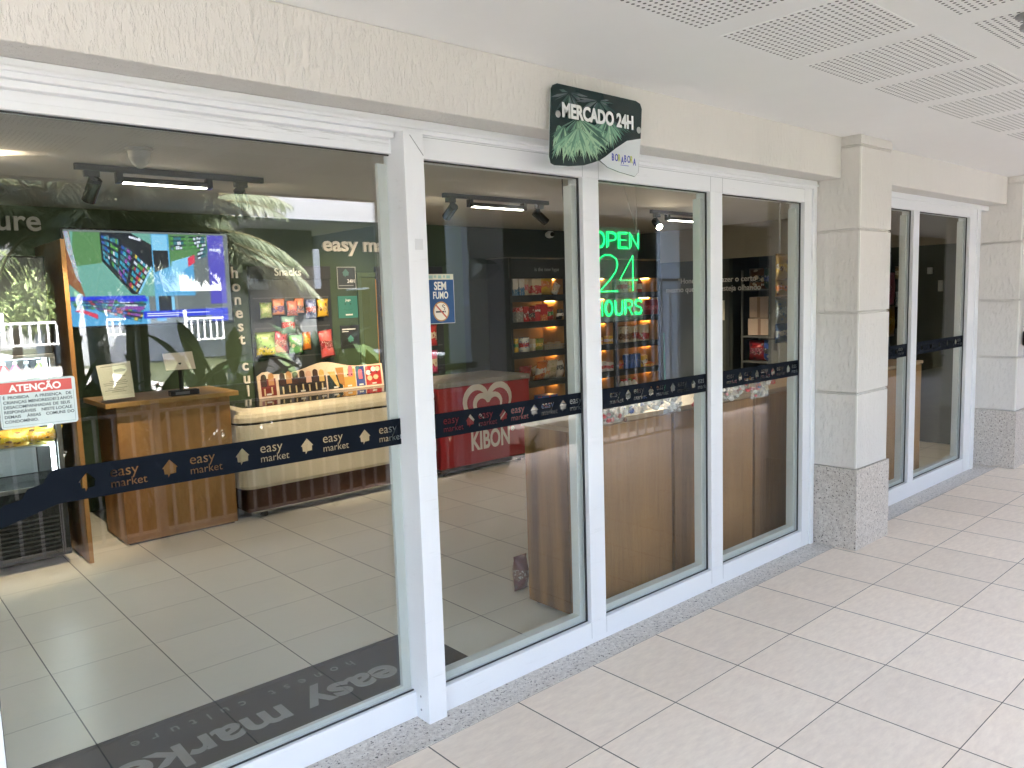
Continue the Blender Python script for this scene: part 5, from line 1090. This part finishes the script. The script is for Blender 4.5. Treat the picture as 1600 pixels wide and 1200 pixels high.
# wing added to darken reflections, its shade put into the dark colour
rw = thing("added_side_wing", (12, -18, 0), "added building wing, coloured dark for shade, closing the right side of the courtyard", "building")
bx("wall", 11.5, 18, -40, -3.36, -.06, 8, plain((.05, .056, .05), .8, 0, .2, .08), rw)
for k in range(7):
    y = -9-4.2*k; f = bx("window", 11.46, 11.499, y-.7, y+.7, .7, 2.1, plain((.03, .035, .04), .15), rw); bx("frame", 11.44, 11.459, y-.76, y+.76, 2.1, 2.17, plain((.45, .46, .46), .5), f)
tag(bx("courtyard_wall", -40, 11.5, -41, -40.6, -.06, 2.4, plain((.30, .31, .31), .8, 0, .2, .05)), "tall plain grey wall at the far end of the courtyard", "wall")
struct(bx("added_dark_paving", 2.95, 11.45, -6.29, -3.37, -.059, -.02, plain((.09, .09, .085), .8, 0, .2, .08)))  # dark ground added so the mirrored area stays dark
gw = thing("added_garden_wall", (7, -6.3, -.06), "added dark wall with a white framed window, darkening the mirrored right of the planting bed", "wall")
bx("wall", 2.95, 11.5, -6.5, -6.3, -.06, 3.2, plain((.030, .036, .029), .8, 0, .2, .08), gw); bx("shade_eave", 2.95, 11.5, -6.5, -5.2, 3.2, 3.3, plain((.20, .21, .20), .8, 0, .2, .05), gw)  # dark wall added behind the reflections; eave added to shade its face
wa, wb = atr(717, 452, -6.29), atr(742, 550, -6.29)
f = MB().box(wa.x, wa.x+.05, -6.299, -6.26, wb.z, wa.z).box(wa.x+.05, wb.x+.5, -6.299, -6.26, wa.z-.05, wa.z).box(wa.x+.05, wb.x+.5, -6.299, -6.26, wb.z, wb.z+.05).build("window_frame", plain((.30, .33, .30), .5), gw)
bx("window", wa.x+.05, wb.x+.5, -6.296, -6.29, wb.z+.05, wa.z-.05, plain((.06, .075, .07), .1), gw)
# --- plants
LEAF = [mk_leaf((.016, .042, .016), (.038, .085, .026)), mk_leaf((.02, .05, .015), (.06, .10, .03)), mk_leaf((.011, .032, .016), (.028, .06, .025))]
PALM = mk_leaf((.10, .13, .08), (.16, .19, .125), .45); PALM_D = mk_leaf((.08, .11, .06), (.14, .17, .10), .45); TREE = mk_leaf((.10, .16, .05), (.30, .36, .16), .4)
TRUNK = plain((.10, .065, .04), .9, 0, .2, .35); TRUNK_D = plain((.045, .04, .035), .9, 0, .2, .35); STEM = plain((.06, .10, .03), .6)
def leaf(m, p, d, L_, w_, droop, n=5, up=Vector((0, 0, 1)), fold=.25):
    d = Vector(d).normalized(); s = d.cross(up); s = s.normalized() if s.length > .05 else Vector((1, 0, 0)); q = Vector(p); prev = None
    for i in range(n+1):
        f = i/n; ww = w_*(math.sin(math.pi*min(1, f*.92+.06))**.8)/2; nn = s.cross(d)
        if i == n: ww = w_*.02
        row = [m.bm.verts.new(q-s*ww+nn*ww*fold), m.bm.verts.new(q), m.bm.verts.new(q+s*ww+nn*ww*fold)]
        if prev: m.face([prev[0], prev[1], row[1], row[0]]); m.face([prev[1], prev[2], row[2], row[1]])
        prev = row; d = (d+Vector((0, 0, -droop/n))).normalized(); q = q+d*(L_/n)
def leafy(x, y, h, n, L_, w_, mat, label, seed, group=None, spread=.55):
    R = random.Random(seed); t = thing("leafy_plant", (x, y, -.06), label, "plant", group or "broad leaved plants in the bed behind the railing"); m = MB(); ms_ = MB()
    for k in range(n):
        a = R.uniform(0, 2*math.pi); el = R.uniform(.35, 1.35); hh = h*R.uniform(.25, .72); b0 = Vector((x+R.uniform(-.15, .15), y+R.uniform(-.15, .15), -.06))
        d = Vector((math.cos(a)*math.cos(el)*spread*1.6, math.sin(a)*math.cos(el)*spread*1.6, math.sin(el))); tip = b0+Vector((math.cos(a)*.12*h, math.sin(a)*.12*h, hh))
        ms_.tube([b0, (b0+tip)/2+Vector((0, 0, .05)), tip], .009, 4, .005); leaf(m, tip, d, L_*R.uniform(.7, 1.15), w_*R.uniform(.75, 1.2), R.uniform(.3, 1.2))
    m.build("leaves", mat, t, smooth=True); ms_.build("stems", STEM, t); return t
R = random.Random(11)
spots = [(-2.4, -3.75, 1.0), (-1.75, -3.8, 1.25), (-.9, -3.7, 1.35), (-.35, -3.95, 1.6), (.1, -3.7, 1.3), (.55, -4.1, 1.65), (1.0, -3.8, 1.3), (1.5, -4.2, 1.5), (-1.3, -4.4, 1.2), (2.2, -4.4, 1.3), (.9, -4.9, 1.5), (-3.2, -4.0, 1.2)]
for i, (x, y, h) in enumerate(spots):
    leafy(x, y, h, 26, .62, .17, LEAF[i % 3], "broad leaved dark green plant among the bed behind the railing", 40+i)
def shrub(x, y, z, rx, rz, n, mat, label, seed, flowers=0, group="low shrubs in the bed behind the railing", s=.07, name="shrub"):
    R = random.Random(seed); t = thing(name, (x, y, -.06), label, "shrub", group); m = MB()
    for k in range(n):
        a = R.uniform(0, 2*math.pi); e = math.acos(R.uniform(-.2, 1)); r = (R.uniform(.35, 1)**.5)*(1+.25*math.sin(3*a+seed)*math.sin(2*e))
        c = Vector((x+rx*r*math.sin(e)*math.cos(a), y+rx*r*math.sin(e)*math.sin(a), z+rz*r*math.cos(e))); d = Vector((R.uniform(-1, 1), R.uniform(-1, 1), R.uniform(-.4, .9)))
        leaf(m, c, d, s*R.uniform(.8, 1.6), s*.5, .4, 2)
    m.build("leaves", mat, t)
    m = MB()
    for k in range(5): a = R.uniform(0, 6.3); m.tube([(x+R.uniform(-.1, .1), y, -.06), (x+rx*.6*math.cos(a), y+rx*.6*math.sin(a), z+rz*.4)], .012, 5, .005)
    m.build("branches", TRUNK_D, t)
    if flowers:
        m = MB()
        for k in range(flowers):
            a = R.uniform(0, 6.3); e = math.acos(R.uniform(.1, 1)); c = Vector((x+rx*math.sin(e)*math.cos(a), y+rx*math.sin(e)*math.sin(a), z+rz*math.cos(e)))
            for j in range(4): leaf(m, c, (R.uniform(-1, 1), R.uniform(-1, 1), R.uniform(0, 1)), .035, .03, .2, 1)
        m.build("flowers", plain((.45, .03, .03), .5), t)
    return t
for i, (x, y) in enumerate(((-2.9, -3.65), (-2.0, -4.3), (-1.5, -3.6), (-.6, -4.6), (.3, -4.7), (-.05, -3.55), (.75, -3.6), (1.3, -4.7), (-2.6, -4.7), (-3.6, -4.6), (1.9, -3.9), (2.4, -5.2))):
    shrub(x, y, .42, .55, .55, 620, LEAF[i % 3], "dense low dark shrub in the bed behind the railing", 90+i, 14 if i % 2 else 0)
gc = MB(); R = random.Random(5)
for k in range(7500):
    p = Vector((R.uniform(-6, 2.9), R.uniform(-6.8, -3.4), -.06)); leaf(gc, p, (R.uniform(-1, 1), R.uniform(-1, 1), R.uniform(.3, 1.4)), R.uniform(.12, .36), .05, .9, 2)
o = gc.build("ground_cover", LEAF[2]); tag(o, "dense dark green ground cover filling the planting bed", "ground cover", None, 'stuff')
def palm(x, y, h, lean, nf, L_, label, seed, mat, r=.13, tr=TRUNK):
    R = random.Random(seed); t = thing("palm_tree", (x, y, -.06), label, "palm tree"); m = MB(); P = []
    for i in range(9): f = i/8; P.append(Vector((x+lean*f*f, y, -.06+h*f)))
    m.tube(P, r*1.15, 12, r*.8)
    for i in range(70):   # old leaf bases
        f = R.uniform(.05, 1); a = R.uniform(0, 6.3); c = Vector((x+lean*f*f, y, -.06+h*f)); d = Vector((math.cos(a), math.sin(a), .9)); m.prism([tuple(c+d*r*.6+Vector((0, 0, -.05))), tuple(c+d*r*1.1+Vector((0, 0, .03))), tuple(c+d*r*.7+Vector((0, 0, .05)))], (-.03*math.sin(a), .03*math.cos(a), 0))
    m.build("trunk", tr, t); top = P[-1]; m = MB(); mr = MB()
    for k in range(nf):
        a = 2*math.pi*k/nf*2.4+R.uniform(-.3, .3); el = 1.25-1.0*(k/nf)+R.uniform(-.12, .12); d = Vector((math.cos(a)*math.cos(el), math.sin(a)*math.cos(el), math.sin(el))); q = Vector(top); pts = [q.copy()]; n = 15; LL = L_*R.uniform(.85, 1.1)
        side = Vector((-math.sin(a), math.cos(a), 0))
        for i in range(n):
            d = (d+Vector((0, 0, -.055-.085*i/n))).normalized(); q = q+d*LL/n; pts.append(q.copy()); f = (i+1)/n
            if f > .12:
                ll = .52*LL*.42*(math.sin(math.pi*(f*.86+.1))**.7)
                for s_ in (-1, 1):
                    for j in range(4):
                        dd = (side*s_*.9+d*.7+Vector((0, 0, R.uniform(-.35, .25)))).normalized(); leaf(m, q-d*LL/n*j/4, dd, ll*R.uniform(.8, 1.1), .024, R.uniform(.5, 1.3), 2, fold=0)
        mr.tube(pts, .022, 5, .004)
    m.build("fronds", mat, t); mr.build("frond_stalks", plain((.16, .14, .06), .6), t); return t
p = atr(214, 560, -4.9); q = atr(212, 372, -4.9)
palm(p.x, -4.9, q.z-.03, q.x-p.x, 64, 1.75, "bushy palm with dark rough trunk in the middle of the bed", 21, PALM, .10, TRUNK_D)
p = atr(118, 560, -4.5); q = atr(92, 372, -4.5)
palm(p.x, -4.5, q.z-.02, q.x-p.x, 48, 1.5, "palm with brown shaggy trunk left of the middle palm", 22, PALM_D, .085, TRUNK)
p = atr(160, 555, -6.2); q = atr(136, 400, -6.2)
palm(p.x, -6.2, q.z+.5, (q.x-p.x)*1.1, 26, 1.6, "leaning grey trunked palm behind the middle palm", 23, PALM_D, .10, plain((.13, .14, .14), .9, 0, .2, .2))
# pale post in the planting, sunlit trees beyond the pavilion
p = atr(217, 520, -4.3); t = thing("garden_post", (p.x, -4.3, -.06), "slim pale post standing among the plants", "post"); MB().tube([(p.x, -4.3, -.06), (p.x, -4.3, atr(217, 500, -4.3).z)], .022, 10).build("pole", plain((.35, .34, .33), .5), t); MB().lathe([(.03, 0), (.03, .03), (.005, .04)], (p.x, -4.3, atr(217, 500, -4.3).z), 10).build("cap", plain((.3, .3, .3), .5), t)
for i, (u, v, y, s_) in enumerate(((20, 490, -26, 2.6), (70, 480, -27, 3.0), (-40, 480, -25, 3.2), (115, 500, -30, 2.4), (-110, 470, -28, 3.4))):
    p = atr(u, v, y); R = random.Random(70+i); t = thing("leafy_tree", (p.x, y, -.06), "sunlit light green tree beyond the pavilion, far across the courtyard", "tree", "sunlit trees beyond the pavilion")
    MB().tube([(p.x, y, -.06), (p.x+.1, y, max(.6, p.z-.3))], .16, 8, .1).build("trunk", TRUNK, t); m = MB()
    for k in range(1300):
        a = R.uniform(0, 6.3); e = math.acos(R.uniform(-.7, 1)); r = R.uniform(.3, 1)**.5*(1+.3*math.sin(3*a+i)*math.sin(3*e)); c = Vector((p.x+s_*.8*r*math.sin(e)*math.cos(a), y+s_*.6*r*math.sin(e)*math.sin(a), p.z+s_*.5*r*math.cos(e)+.3)); leaf(m, c, (R.uniform(-1, 1), R.uniform(-1, 1), R.uniform(-1, .6)), R.uniform(.2, .4), .13, .6, 2)
    m.build("crown", TREE, t)
struct(bx("courtyard_paving", -30, 2.9, -39, -7.0, -.059, -.03, plain((.21, .205, .195), .7, 0, .3, .06)))
